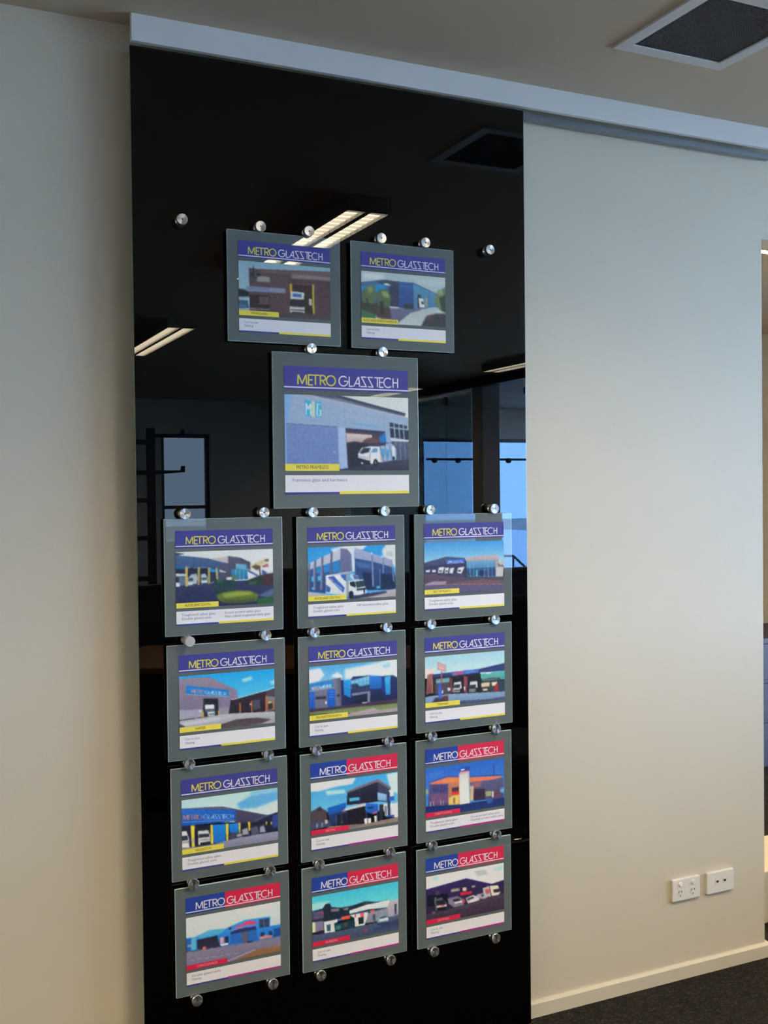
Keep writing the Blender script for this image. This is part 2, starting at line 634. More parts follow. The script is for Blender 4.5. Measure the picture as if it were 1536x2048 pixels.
def blur(a, rad):
    k = int(round(rad))
    if k < 1:
        return a
    for _ in range(2):
        for ax in (0, 1):
            p = np.pad(a, [(k, k) if q == ax else (0, 0) for q in range(a.ndim)], mode='edge')
            cs = np.cumsum(p, axis=ax)
            cs = np.concatenate([np.zeros_like(np.take(cs, [0], ax)), cs], ax)
            n = a.shape[ax]
            a = (np.take(cs, range(2 * k + 1, 2 * k + 1 + n), ax) - np.take(cs, range(0, n), ax)) / (2 * k + 1)
    return a


def quad(a, b, w):
    dx, dy = b[0] - a[0], b[1] - a[1]
    l = math.hypot(dx, dy) or 1
    nx, ny = -dy / l * w / 2, dx / l * w / 2
    return [(a[0] + nx, a[1] + ny), (b[0] + nx, b[1] + ny), (b[0] - nx, b[1] - ny), (a[0] - nx, a[1] - ny)]


def paint(code, nu, nv, asp, seed):
    """rasterise the layered print; coordinates run 0..1000 across and down"""
    ss = 2
    U, V = nu * ss, nv * ss
    px, py = np.meshgrid((np.arange(U) + 0.5) * 1000 / U, (np.arange(V) + 0.5) * 1000 / V)
    img = np.zeros((V, U, 3))

    def fill(pts, c1, c2, bl):
        xs = [p[0] for p in pts]
        ys = [p[1] for p in pts]
        pad = 3 * bl + 8
        m = (px[0] > min(xs) - pad) & (px[0] < max(xs) + pad)
        n = (py[:, 0] > min(ys) - pad * asp) & (py[:, 0] < max(ys) + pad * asp)
        if not m.any() or not n.any():
            return
        i0, i1 = np.argmax(n), V - np.argmax(n[::-1])
        j0, j1 = np.argmax(m), U - np.argmax(m[::-1])
        sx, sy = px[i0:i1, j0:j1], py[i0:i1, j0:j1]
        mask = inside(sx, sy, pts).astype(float)
        if bl:
            mask = blur(mask, bl * U / 1000.0)
        y0, y1 = max(0, min(ys)), min(1000, max(ys))
        t = np.clip((sy - y0) / max(1, y1 - y0), 0, 1)[..., None]
        col = np.array(c1) * (1 - t) + np.array(c2) * t
        img[i0:i1, j0:j1] = img[i0:i1, j0:j1] * (1 - mask[..., None]) + col * mask[..., None]

    for row in code:
        kind, c1, c2, bl = row[0], row[1:4], row[4:7], row[7]
        pts = list(zip(row[8::2], row[9::2]))
        if kind == 1:
            for a, b in zip(pts, pts[1:]):
                fill(quad(a, b, bl), c1, c1, 0)
        elif kind == 2:
            (ax, ay), (bx_, by), (cx, cy), (dx, dy) = pts
            for lines, cc in ((W1, c1), (W2, c2)):
                for l in lines:
                    q = []
                    for (u, v) in l:
                        u, v = u / 11.35, 1 - v
                        q.append((((ax * (1 - u) + bx_ * u) * (1 - v) + (dx * (1 - u) + cx * u) * v), ((ay * (1 - u) + by * u) * (1 - v) + (dy * (1 - u) + cy * u) * v)))
                    for a, b in zip(q, q[1:]):
                        fill(quad(a, b, 7), cc, cc, 0)
        else:
            fill(pts, c1, c2, bl)
    img = img.reshape(nv, ss, nu, ss, 3).mean((1, 3))
    img = 0.55 * img + 0.45 * blur(img, 1)
    rng = np.random.default_rng(seed)
    g = rng.normal(0, 5.0, (nv, nu, 1)) + rng.normal(0, 2.5, (nv, nu, 3))
    img = np.clip(img + 0.5 * g + 0.9 * blur(g, 1), 2, 255) / 255.0
    return np.where(img <= 0.04045, img / 12.92, ((img + 0.055) / 1.055) ** 2.4)


def photo(name, code, x0, x1, z1, z0, y, white, parent, n, seed):
    nu = n
    nv = int(round(n * (z1 - z0) / (x1 - x0)))
    img = paint(code, nu, nv, (x1 - x0) / (z1 - z0), seed)
    wl = np.array([lin(v) for v in white])
    img = np.clip(0.80 * img / wl, 0.002, 0.88)
    X = np.linspace(x0, x1, nu)
    Z = np.linspace(z1, z0, nv)
    gx, gz = np.meshgrid(X, Z)
    co = np.stack([gx, np.full_like(gx, y), gz], -1).reshape(-1, 3)
    i = np.arange(nu * nv).reshape(nv, nu)
    q = np.stack([i[:-1, :-1], i[1:, :-1], i[1:, 1:], i[:-1, 1:]], -1).reshape(-1, 4)
    me = bpy.data.meshes.new(name)
    me.vertices.add(len(co))
    me.vertices.foreach_set('co', co.ravel())
    me.loops.add(q.size)
    me.loops.foreach_set('vertex_index', q.ravel())
    me.polygons.add(len(q))
    me.polygons.foreach_set('loop_start', np.arange(0, q.size, 4))
    me.polygons.foreach_set('loop_total', np.full(len(q), 4))
    me.update(calc_edges=True)
    at = me.color_attributes.new('print', 'FLOAT_COLOR', 'POINT')
    at.data.foreach_set('color', np.concatenate([img.reshape(-1, 3), np.ones((nu * nv, 1))], 1).ravel())
    me.materials.append(M_photo)
    o = bpy.data.objects.new(name, me)
    COL.objects.link(o)
    o.parent = parent
    return o


# layered artwork of the fifteen printed photographs
ART = {
'A':[
[0,136,168,196,164,188,204,0,-22,-51,1041,-84,1034,1064,-24,1183],
[0,30,40,48,30,40,48,5,-23,516,63,532,115,549,114,655,-23,672],
[0,90,70,80,84,64,73,0,115,126,202,135,1040,72,1034,1064,322,1083,114,987],
[0,78,58,70,78,58,70,11,839,286,1038,290,1034,1064,853,1054],
[0,110,89,99,110,89,99,4,237,154,1040,97,1039,134,237,197],
[0,74,69,80,74,69,80,0,112,126,206,134,205,389,111,383],
[1,42,42,52,42,42,52,11,159,89,162,392],
[0,44,44,52,44,44,52,0,129,215,160,216,160,271,129,269],
[0,44,44,52,44,44,52,0,195,214,237,215,237,269,195,269],
[0,143,141,144,143,141,144,4,212,264,333,268,333,363,188,367],
[0,76,70,80,76,70,80,0,129,305,193,306,193,363,129,360],
[0,112,120,164,130,136,176,0,84,463,499,454,499,542,83,559],
[0,138,140,168,138,140,168,4,323,464,490,464,490,531,323,537],
[0,138,117,126,138,117,126,5,571,177,1021,168,1021,242,571,260],
[0,74,60,70,74,60,70,0,527,266,1020,261,1020,323,526,346],
[0,58,42,44,44,36,40,0,571,368,806,358,813,905,568,933],
[0,200,160,48,200,160,48,0,549,361,574,361,574,505,549,508],
[0,200,168,56,200,168,56,0,794,344,815,344,816,895,797,894],
[0,48,38,48,48,38,48,0,114,610,332,612,331,855,114,866],
[0,88,72,80,88,72,80,0,218,633,323,632,323,780,218,784],
[0,60,88,120,60,88,120,0,-24,727,97,724,110,867,-24,889],
[0,74,106,144,74,106,144,0,-24,808,88,803,88,845,-24,853],
[0,74,64,72,74,64,72,0,-24,919,322,877,551,911,1035,885,1034,1064,-24,1123],
[0,140,124,136,140,124,136,2,114,860,331,858,331,876,114,881],
[0,208,212,220,208,212,220,0,556,501,704,504,703,636,555,645],
[0,68,104,176,68,104,176,0,579,535,677,535,676,599,578,602],
[0,38,38,46,38,38,46,0,552,655,703,642,710,757,544,765],
[0,200,200,204,200,200,204,0,544,784,710,779,709,886,547,896],
[0,80,80,90,80,80,90,0,551,832,706,828,706,850,551,853],
[0,56,52,60,56,52,60,0,569,878,689,876,689,919,568,921],
[0,184,188,188,184,188,188,0,757,613,789,616,788,739,756,736]],
'B':[
[0,174,188,203,205,214,222,0,-33,-48,1035,-65,1030,1114,-33,1165],
[0,216,222,230,216,222,230,17,22,37,266,44,247,158,22,162],
[0,192,202,212,192,202,212,16,555,45,1014,37,1014,168,732,211],
[0,74,106,144,62,92,132,0,-33,240,247,145,361,188,438,144,437,606,-33,669],
[0,42,134,200,42,134,200,0,-33,308,266,234,304,307,171,406,-33,436],
[0,60,74,96,60,74,96,0,168,193,295,144,438,160,438,271,247,237],
[0,216,220,228,216,220,228,0,256,226,304,206,352,243,285,253],
[0,58,58,88,58,58,88,0,323,279,448,206,447,652,332,652],
[0,58,90,154,44,74,134,0,438,169,610,159,612,679,437,669],
[0,58,102,176,58,102,176,0,457,227,594,219,594,251,457,259],
[0,90,140,184,74,120,168,0,610,159,911,360,910,620,612,679],
[1,52,70,106,52,70,106,10,438,166,610,162,911,353],
[1,68,104,154,68,104,154,6,712,240,715,652],
[1,68,104,154,68,104,154,6,805,297,806,634],
[0,48,48,56,48,48,56,0,662,376,703,399,703,641,661,653],
[0,168,152,112,168,152,112,0,755,418,779,431,778,615,754,621],
[0,220,224,232,220,224,232,0,672,446,723,455,747,539,742,629,683,644],
[0,64,72,76,64,72,76,0,703,506,739,517,743,565,707,563],
[1,44,44,52,44,44,52,10,687,640,738,633],
[0,106,106,140,96,96,132,0,247,694,612,666,750,635,573,780,408,990,209,982],
[0,176,184,196,188,196,206,0,360,1059,573,754,830,611,931,605,850,761,670,1088],
[0,62,106,76,62,106,76,0,-33,684,181,772,162,909,-33,902],
[0,58,64,56,58,64,56,6,-33,607,323,621,332,810,171,830,-33,731],
[0,74,58,64,74,58,64,6,152,722,322,684,351,886,180,891],
[0,90,106,74,90,106,74,8,7,414,59,313,153,267,175,453,143,630,22,599],
[0,124,140,96,124,140,96,6,69,311,125,290,143,394,87,434],
[0,80,100,74,80,100,74,8,168,454,219,345,304,314,351,491,322,684,218,682],
[0,140,156,104,140,156,104,6,228,366,304,371,332,493,256,472],
[0,44,52,46,44,52,46,4,218,572,256,567,265,818,218,824],
[1,46,58,48,46,58,48,16,69,530,74,717],
[0,40,56,44,40,56,44,6,492,583,612,582,612,666,499,674],
[0,106,122,96,106,122,96,6,855,485,902,283,1034,165,1032,722,920,655],
[0,52,66,58,52,66,58,6,921,411,1033,329,1032,722,951,667],
[0,144,160,128,144,160,128,4,891,301,962,242,972,338,921,378],
[0,58,58,68,58,58,68,8,760,805,890,724,1032,722,1030,1114,680,1055],
[0,90,60,64,90,60,64,6,770,787,830,764,829,845,769,884]],
'C':[
[0,226,230,236,226,230,236,0,-26,-31,1023,-64,1020,1045,-30,1047],
[0,168,186,220,146,168,214,0,-26,-17,106,0,877,227,1022,298,1020,1045,-30,1047],
[0,140,182,240,126,164,228,10,-26,-17,64,-8,26,407,16,1047,-30,1047],
[0,88,90,124,88,90,124,0,123,0,436,-1,977,219,967,259,436,79,206,30],
[0,184,188,210,184,188,210,0,114,-4,206,1,488,91,877,227,1022,288,1022,298,436,104],
[0,52,54,82,52,54,82,1,385,-1,488,25,977,216,958,232,488,49],
[0,138,140,172,138,140,172,2,248,24,427,65,698,164,428,43],
[1,132,152,192,132,152,192,3,415,88,418,988],
[1,132,152,192,132,152,192,3,469,102,477,422],
[1,132,152,192,132,152,192,3,3,129,410,198,840,300],
[1,132,152,192,132,152,192,3,2,334,415,358],
[1,132,152,192,132,152,192,3,791,231,802,467],
[0,128,148,208,110,134,198,0,16,386,411,419,426,994,16,1007],
[1,102,120,184,102,120,184,3,16,400,418,421],
[1,102,120,184,102,120,184,3,16,420,418,440],
[1,102,120,184,102,120,184,3,16,440,418,459],
[1,102,120,184,102,120,184,3,16,460,418,478],
[1,102,120,184,102,120,184,3,16,479,418,497],
[1,102,120,184,102,120,184,3,16,499,418,517],
[1,102,120,184,102,120,184,3,16,519,417,536],
[1,102,120,184,102,120,184,3,16,539,417,555],
[1,102,120,184,102,120,184,3,15,559,417,574],
[1,102,120,184,102,120,184,3,15,579,417,593],
[1,102,120,184,102,120,184,3,15,599,417,613],
[1,102,120,184,102,120,184,3,15,619,417,632],
[1,102,120,184,102,120,184,3,15,639,417,651],
[1,102,120,184,102,120,184,3,15,659,417,670],
[1,102,120,184,102,120,184,3,15,678,417,689],
[1,102,120,184,102,120,184,3,15,698,417,709],
[1,102,120,184,102,120,184,3,15,718,417,728],
[1,102,120,184,102,120,184,3,15,738,417,747],
[1,102,120,184,102,120,184,3,15,758,417,766],
[1,102,120,184,102,120,184,3,15,778,417,785],
[1,102,120,184,102,120,184,3,15,798,417,805],
[1,102,120,184,102,120,184,3,15,818,417,824],
[1,102,120,184,102,120,184,3,15,838,417,843],
[1,102,120,184,102,120,184,3,14,858,416,862],
[1,102,120,184,102,120,184,3,14,878,416,880],
[1,102,120,184,102,120,184,3,14,898,416,901],
[1,102,120,184,102,120,184,3,14,917,416,920],
[1,102,120,184,102,120,184,3,14,937,416,939],
[1,102,120,184,102,120,184,3,14,957,416,957],
[1,102,120,184,102,120,184,3,14,977,416,976],
[1,74,90,144,74,90,144,6,14,383,413,416],
[0,216,168,168,216,168,168,0,382,742,396,741,396,765,382,765],
[0,180,200,240,164,184,232,0,421,424,474,427,496,961,428,979],
[0,74,68,88,52,54,76,0,478,431,802,467,813,993,496,995],
[0,52,54,90,52,54,90,0,478,431,802,467,797,500,487,477],
[0,138,70,86,138,70,86,0,482,482,688,515,688,533,482,501],
[0,226,218,222,184,156,160,0,482,501,693,518,692,553,644,569,608,623,486,626],
[0,106,74,80,106,74,80,0,631,583,692,552,752,572,752,624,604,635],
[0,42,120,200,42,120,200,0,750,550,802,470,813,623,761,624],
[0,44,44,64,44,44,64,2,485,630,547,607,661,634,607,994,496,988],
[0,52,56,78,52,56,78,0,840,344,872,353,874,408,840,404],
[0,52,56,78,52,56,78,0,881,358,913,367,914,416,883,413],
[0,52,56,78,52,56,78,0,922,369,951,377,951,422,923,419],
[0,52,56,78,52,56,78,0,958,380,985,387,986,428,961,426],
[0,48,52,74,48,52,74,0,840,421,874,428,880,554,847,552],
[0,48,52,74,48,52,74,0,885,429,914,434,921,560,889,557],
[0,48,52,74,48,52,74,0,923,437,951,442,957,567,928,563],
[0,48,52,74,48,52,74,0,960,444,1012,449,1012,580,965,574],
[0,208,214,228,208,214,228,0,847,558,1012,580,1012,604,849,596],
[0,86,96,128,74,84,116,0,849,599,1021,604,1021,835,889,855],
[1,168,176,200,168,176,200,3,887,598,895,844],
[1,168,176,200,168,176,200,3,925,597,931,842],
[1,168,176,200,168,176,200,3,965,597,969,839],
[0,66,68,94,52,54,78,0,425,981,696,913,893,849,1021,823,1020,1045,-30,1047,-30,1004],
[1,154,160,184,154,160,184,3,889,855,1021,829],
[0,168,192,224,152,176,216,0,750,668,876,646,891,695,890,849,763,890],
[0,84,164,220,84,164,220,1,772,705,793,697,800,808,778,816],
[0,84,164,220,84,164,220,1,812,719,835,711,837,822,817,830],
[0,212,176,160,212,176,160,1,751,779,773,809,774,883,755,890],
[0,228,228,238,228,228,238,1,857,674,880,673,884,807,862,822],
[1,74,88,144,74,88,144,5,759,668,787,885],
[1,74,88,144,74,88,144,5,796,663,821,870],
[1,74,88,144,74,88,144,5,839,656,859,855],
[0,234,234,246,234,234,246,0,577,779,608,693,679,670,752,673,765,883,740,883,705,905,674,909,580,838],
[0,48,52,66,48,52,66,0,589,760,621,693,674,692,665,751,608,776],
[0,106,154,200,106,154,200,0,683,758,701,699,734,695,736,750],
[1,52,56,74,52,56,74,3,677,677,671,898],
[0,36,38,58,36,38,58,0,577,826,674,866,680,920,592,917],
[0,200,200,218,200,200,218,0,583,794,670,817,671,847,582,823],
[0,244,244,255,244,244,255,0,603,887,616,890,616,911,603,908],
[0,30,32,46,30,32,46,0,739,890,737,915,730,934,720,941,710,934,703,916,700,891,703,866,710,847,720,840,730,847,737,865],
[0,112,116,140,112,116,140,0,728,890,727,901,724,910,720,913,716,910,713,902,712,891,713,879,716,871,720,868,724,871,727,879],
[0,30,32,46,30,32,46,0,880,829,878,843,875,853,870,856,866,853,863,843,862,830,863,816,866,806,871,803,875,806,878,816],
[1,58,60,80,58,60,80,7,666,648,697,633,871,621,889,688],
[1,58,60,80,58,60,80,4,683,633,683,670],
[1,58,60,80,58,60,80,4,754,628,756,668],
[0,72,180,228,72,180,228,0,158,72,212,84,211,288,160,280],
[0,218,220,204,218,220,204,0,212,87,239,91,238,290,211,288],
[0,72,180,228,72,180,228,0,239,92,289,94,288,296,238,290],
[1,240,244,250,240,244,250,9,170,264,171,112,187,193,204,119,204,271],
[1,240,244,250,240,244,250,9,282,126,258,116,254,269,280,276,282,203,268,199],
[1,127,147,189,127,147,189,4,160,320,166,337],
[1,127,147,189,127,147,189,4,178,319,183,336],
[1,127,147,189,127,147,189,4,195,319,201,336],
[1,127,147,189,127,147,189,4,213,318,219,335],
[1,127,147,189,127,147,189,4,231,317,236,334],
[1,127,147,189,127,147,189,4,248,316,254,333],
[1,127,147,189,127,147,189,4,266,316,272,333],
[1,127,147,189,127,147,189,4,284,315,290,332],
[1,82,174,232,82,174,232,4,535,356,538,379],
[1,82,174,232,82,174,232,4,544,357,547,380],
[1,82,174,232,82,174,232,4,552,360,556,383],
[1,82,174,232,82,174,232,4,561,361,564,384],
[1,82,174,232,82,174,232,4,570,363,573,387],
[1,82,174,232,82,174,232,4,579,364,582,388],
[1,82,174,232,82,174,232,4,587,367,591,390],
[1,82,174,232,82,174,232,4,596,368,600,392],
[1,82,174,232,82,174,232,4,605,371,608,394],
[1,82,174,232,82,174,232,4,614,372,617,395],
[1,82,174,232,82,174,232,4,622,375,626,398],
[1,82,174,232,82,174,232,4,631,376,635,399],
[1,82,174,232,82,174,232,4,640,378,643,402],
[1,82,174,232,82,174,232,4,649,379,652,403],
[1,82,174,232,82,174,232,4,658,382,661,405],
[1,82,174,232,82,174,232,4,666,383,670,407],
[1,82,174,232,82,174,232,4,675,386,679,409],
[1,82,174,232,82,174,232,4,684,387,688,410],
[1,82,174,232,82,174,232,4,693,390,696,413],
[1,82,174,232,82,174,232,4,702,391,705,414],
[1,82,174,232,82,174,232,4,711,393,714,417],
[1,82,174,232,82,174,232,4,720,395,723,418],
[1,82,174,232,82,174,232,4,728,397,732,421],
[1,82,174,232,82,174,232,4,737,398,741,422],
[1,82,174,232,82,174,232,4,746,401,750,425],
[1,82,174,232,82,174,232,4,755,402,759,426]],
'D':[
[0,230,230,238,226,223,230,0,-21,-88,1032,-43,1025,1099,-30,1048],
[0,60,72,102,60,72,102,0,-21,4,95,42,17,68,-22,69],
[0,74,102,148,58,80,130,0,-22,54,172,97,327,136,463,208,536,237,534,547,363,554,365,303,-23,276],
[0,200,188,194,200,188,194,0,356,143,528,108,530,232,463,211],
[0,94,90,118,76,76,104,0,530,106,654,144,758,234,761,368,729,543,529,539,451,534,453,258,529,232],
[0,74,74,98,74,74,98,0,654,144,758,234,761,276,658,203],
[0,114,180,216,88,164,208,0,609,250,718,277,722,371,609,344],
[0,42,142,202,36,118,180,0,560,348,726,371,729,543,564,536],
[1,184,180,116,184,180,116,7,607,351,607,535],
[1,184,180,116,184,180,116,6,648,361,648,538],
[1,184,180,116,184,180,116,6,685,369,685,540],
[0,38,44,70,38,44,70,0,-23,276,404,313,417,540,324,585,-26,638],
[0,26,108,180,26,108,180,0,-23,246,93,273,93,313,-24,292],
[0,42,148,212,42,148,212,0,338,318,404,332,403,389,340,378],
[0,200,208,220,200,208,220,0,-24,379,97,395,97,440,-25,429],
[0,96,118,154,96,118,154,0,-25,438,96,454,95,596,-26,605],
[0,40,48,68,40,48,68,0,-3,447,35,453,35,533,-4,534],
[0,228,228,236,228,228,236,0,-26,543,42,551,40,614,-26,613],
[0,174,189,208,174,189,208,0,158,407,209,402,220,481,209,578,122,592,123,472],
[0,58,80,108,58,80,108,0,128,472,174,468,174,529,126,532],
[0,212,216,228,212,216,228,0,120,547,174,542,168,600,120,602],
[0,180,196,214,180,196,214,0,252,413,296,407,321,484,316,568,253,577],
[0,58,80,108,58,80,108,0,259,477,310,473,313,514,260,517],
[0,212,216,228,212,216,228,0,256,534,315,531,313,571,256,574],
[0,48,56,80,48,56,80,0,350,385,403,397,402,539,349,569],
[0,198,174,102,198,174,102,0,98,266,124,275,120,634,95,633],
[0,198,174,102,198,174,102,0,223,282,243,290,238,610,221,609],
[0,198,174,102,198,174,102,0,324,300,342,304,342,589,322,588],
[0,198,174,102,198,174,102,0,402,313,420,318,426,516,407,519],
[0,228,204,208,228,204,208,1,443,344,477,368,509,388,503,401,442,388],
[0,232,232,240,232,232,240,1,510,496,549,485,593,509,607,545,512,539],
[0,52,60,102,42,48,88,0,-26,638,324,588,422,554,734,560,1027,665,1025,1099,-30,1065],
[0,84,100,144,84,100,144,2,835,843,1027,704,1026,872,928,883],
[0,226,222,230,226,222,230,0,724,349,857,471,730,506],
[0,226,222,230,226,222,230,0,871,358,1029,418,1029,452,931,434],
[0,74,92,172,74,92,172,0,728,361,847,479,828,495,729,400],
[0,74,92,172,74,92,172,0,877,375,936,429,916,470,877,451],
[0,210,200,164,210,200,164,4,773,277,854,211,944,183,955,237,883,283,824,364,763,335],
[0,106,82,72,106,82,72,2,770,319,814,279,873,316,833,389,804,363],
[0,90,88,72,90,88,72,2,903,201,947,186,952,229,917,227],
[0,180,106,116,180,106,116,2,883,300,942,270,955,330,887,337],
[0,90,72,72,90,72,72,0,848,332,863,332,873,572,857,571],
[0,44,60,62,44,60,62,3,710,567,872,467,1029,435,1027,670,890,662,714,634],
[0,74,48,58,74,48,58,3,881,488,1029,452,1027,670,892,650],
[0,58,90,68,58,90,68,3,739,594,812,578,832,633,743,648],
[0,38,66,74,38,66,74,4,383,541,588,531,616,653,606,745,459,803,393,799],
[0,52,96,76,52,96,76,4,403,523,461,518,480,578,412,590],
[0,92,122,96,92,122,96,3,559,465,608,451,617,536,568,549],
[0,112,128,58,86,102,48,3,405,799,479,754,606,733,753,751,842,822,822,938,653,968,478,940,418,876],
[0,152,164,74,152,164,74,5,459,794,616,754,752,771,791,815,635,839,498,847],
[0,74,90,48,74,90,48,4,459,878,654,907,801,883,791,933,653,958,497,931],
[0,44,94,62,44,94,62,0,830,905,1026,860,1025,1032,824,1011]],
'E':[
[0,47,150,228,92,180,238,0,-24,-72,1034,-33,1028,1118,-30,1017],
[0,226,230,240,226,230,240,6,255,49,365,9,494,-14,671,-5,624,73,438,113,291,112],
[0,216,220,230,216,220,230,8,841,106,890,-1,1034,-17,1031,518,966,388,850,208],
[0,192,200,212,192,200,212,6,889,132,966,136,975,231,898,211],
[0,58,92,150,44,70,120,0,-27,442,359,255,357,485,206,581,195,863,-29,805],
[0,200,202,224,184,188,216,0,5,305,365,40,363,249,5,417],
[0,42,130,204,42,130,204,0,99,393,142,372,142,487,98,493],
[0,42,130,204,42,130,204,0,179,344,246,308,245,464,178,487],
[0,42,130,204,42,130,204,0,279,305,354,263,353,481,278,490],
[0,64,180,236,64,180,236,0,42,547,66,539,65,631,42,632],
[0,64,180,236,64,180,236,0,110,537,147,530,144,622,109,628],
[0,64,180,236,64,180,236,0,43,747,66,746,66,789,43,787],
[0,102,104,144,102,104,144,0,12,302,28,291,21,802,3,800],
[0,102,104,144,102,104,144,0,75,255,96,241,86,797,64,801],
[0,102,104,144,102,104,144,0,154,196,178,179,161,809,140,810],
[0,102,104,144,102,104,144,0,254,119,280,101,270,501,247,504],
[0,164,168,198,164,168,198,0,67,266,76,259,69,791,62,794],
[0,164,168,198,164,168,198,0,147,203,156,196,145,805,138,804],
[0,112,116,160,100,106,150,0,365,40,440,53,489,158,493,498,362,493],
[1,92,98,140,92,98,140,4,401,50,403,488],
[1,92,98,140,92,98,140,4,443,106,447,491],
[0,222,226,242,204,208,230,0,440,53,522,24,526,489,497,483,489,158],
[0,166,172,210,148,156,198,0,526,31,718,153,949,289,966,438,717,312,530,238],
[0,52,84,142,34,56,106,0,530,238,736,313,966,438,1030,834,1030,865,676,854,528,667],
[0,26,42,80,26,42,80,5,612,504,716,527,728,832,653,825],
[0,26,42,80,26,42,80,5,820,534,954,576,1001,831,828,840],
[0,68,104,164,68,104,164,3,544,297,707,355,702,448,548,406],
[0,124,134,178,124,134,178,0,713,150,735,160,745,786,726,785],
[0,124,134,178,124,134,178,0,845,229,862,240,860,545,845,544],
[0,124,134,178,124,134,178,0,946,284,957,296,982,704,969,703],
[0,96,106,152,96,106,152,0,806,455,820,456,821,816,807,815],
[0,90,168,200,90,168,200,1,771,781,814,776,817,824,773,825],
[0,232,236,244,232,236,244,2,708,145,727,138,729,172,714,172],
[0,232,236,244,232,236,244,2,827,206,860,224,858,243,831,232],
[0,196,184,192,168,160,178,0,-29,820,195,885,433,976,1030,842,1028,1149,-31,1047],
[0,56,56,88,56,56,88,2,424,960,620,908,885,881,896,917,676,978,488,1008],
[0,230,230,242,214,216,232,0,197,534,428,502,426,925,200,858],
[0,176,178,194,176,178,194,0,196,531,427,481,524,478,445,525],
[0,60,96,186,60,96,186,0,224,564,288,550,410,781,392,872,233,595],
[0,60,96,186,60,96,186,0,201,703,251,768,243,851,201,837],
[0,60,96,186,60,96,186,0,360,534,426,524,426,667,380,591],
[0,168,140,148,168,140,148,1,235,583,270,609,292,664,265,647],
[0,192,200,228,192,200,228,1,288,664,379,794,379,816,292,685],
[0,156,160,172,156,160,172,0,428,513,456,504,455,927,427,925],
[0,221,225,238,221,225,238,0,455,662,507,647,621,641,648,786,655,899,573,932,517,927,456,850],
[0,205,209,224,205,209,224,0,466,562,493,518,558,561,580,648,509,654],
[0,80,104,170,80,104,170,0,502,529,558,574,576,633,520,636],
[0,30,38,54,30,38,54,0,467,678,518,667,538,730,532,789,471,743],
[0,42,68,78,42,68,78,0,527,674,627,657,647,770,547,796],
[1,221,225,238,221,225,238,5,524,667,547,808],
[0,44,52,80,44,52,80,0,545,811,650,795,652,833,547,849],
[0,240,242,250,240,242,250,0,568,869,648,851,648,887,573,919],
[0,26,30,46,26,30,46,0,509,917,505,952,495,977,481,985,467,974,457,947,454,912,458,876,468,851,482,843,496,854,506,881],
[0,26,30,46,26,30,46,0,641,863,639,886,636,903,631,909,626,902,623,885,622,861,623,838,627,821,631,816,636,822,639,840]],
'F':[
[0,63,148,226,166,210,234,0,-24,-77,1028,-32,1025,470,-26,424],
[0,76,78,118,64,66,106,0,-26,397,269,285,509,326,515,569,-26,545],
[0,52,54,90,52,54,90,0,-26,472,268,422,509,425,524,713,-26,621],
[0,60,108,212,60,108,212,0,269,346,494,346,494,419,276,422],
[0,200,212,244,200,212,244,0,276,414,484,404,484,413,278,424],
[0,212,216,240,212,216,240,0,293,374,342,372,342,394,295,397],
[0,128,152,224,128,152,224,0,357,369,465,366,465,392,357,395],
[0,216,212,226,216,212,226,1,18,529,74,524,64,572,18,571],
[0,216,212,226,216,212,226,1,96,532,142,527,140,574,96,575],
[0,222,218,230,222,218,230,0,178,487,248,481,224,595,166,593],
[0,222,218,230,222,218,230,0,254,500,303,496,287,604,248,606],
[0,222,218,230,222,218,230,0,315,515,368,502,346,616,307,605],
[0,222,218,230,222,218,230,0,415,507,498,495,454,630,401,609],
[0,48,48,74,48,48,74,0,182,547,221,544,214,568,178,569],
[0,48,48,74,48,48,74,0,260,555,289,551,283,577,258,579],
[0,48,48,74,48,48,74,0,417,557,452,551,446,584,413,586],
[0,52,52,76,52,52,76,0,494,378,524,387,524,706,493,682],
[0,196,172,184,180,156,168,0,494,328,721,297,906,288,939,352,917,383,524,384],
[0,168,152,162,168,152,162,0,883,388,927,377,928,529,995,532,986,729,886,728],
[0,196,188,196,196,188,196,0,896,534,987,538,980,719,895,715],
[0,108,162,204,74,130,182,0,519,387,883,388,887,543,521,536],
[0,42,76,128,36,62,108,0,521,533,887,537,888,755,522,709],
[0,80,172,220,80,172,220,0,639,582,660,578,660,694,638,693],
[0,28,48,88,28,48,88,2,680,561,734,560,733,715,684,713],
[1,156,188,214,156,188,214,4,563,389,565,715],
[1,156,188,214,156,188,214,4,607,391,610,725],
[1,156,188,214,156,188,214,4,745,389,746,738],
[1,156,188,214,156,188,214,4,794,391,795,745],
[1,156,188,214,156,188,214,4,840,390,842,750],
[1,156,188,214,156,188,214,4,521,562,886,570],
[1,168,200,220,168,200,220,5,522,675,888,713],
[1,208,212,228,208,212,228,5,522,715,887,758],
[0,188,180,192,188,180,192,0,932,405,1025,417,1024,534,934,527],
[0,74,70,86,74,70,86,2,936,489,995,499,995,523,936,518],
[0,90,72,94,80,64,90,0,-26,613,111,612,522,706,1023,728,1021,1062,-27,1014],
[0,72,74,92,72,74,92,3,287,756,522,713,1023,728,1023,819,277,801],
[0,116,80,90,116,80,90,4,277,808,522,774,699,759,1023,804,1022,868,237,832],
[0,160,142,160,160,142,160,0,7,801,101,751,279,763,247,827,7,819],
[0,94,86,124,88,80,120,0,-27,826,1022,889,1021,1062,-27,1029],
[1,184,152,158,184,152,158,7,-27,811,502,841,1022,880],
[1,138,120,136,138,120,136,4,3,607,326,621,483,666]],
'G':[
[0,31,154,236,92,188,240,0,-23,-168,1031,-40,1025,575,-28,428],
[0,154,208,244,154,208,244,6,642,153,755,103,764,169,670,208],
[0,154,208,244,154,208,244,6,943,232,1029,195,1028,300,961,283],
[0,140,126,154,116,106,138,0,-25,49,165,45,319,59,596,331,606,472,525,729,509,745,-30,773],
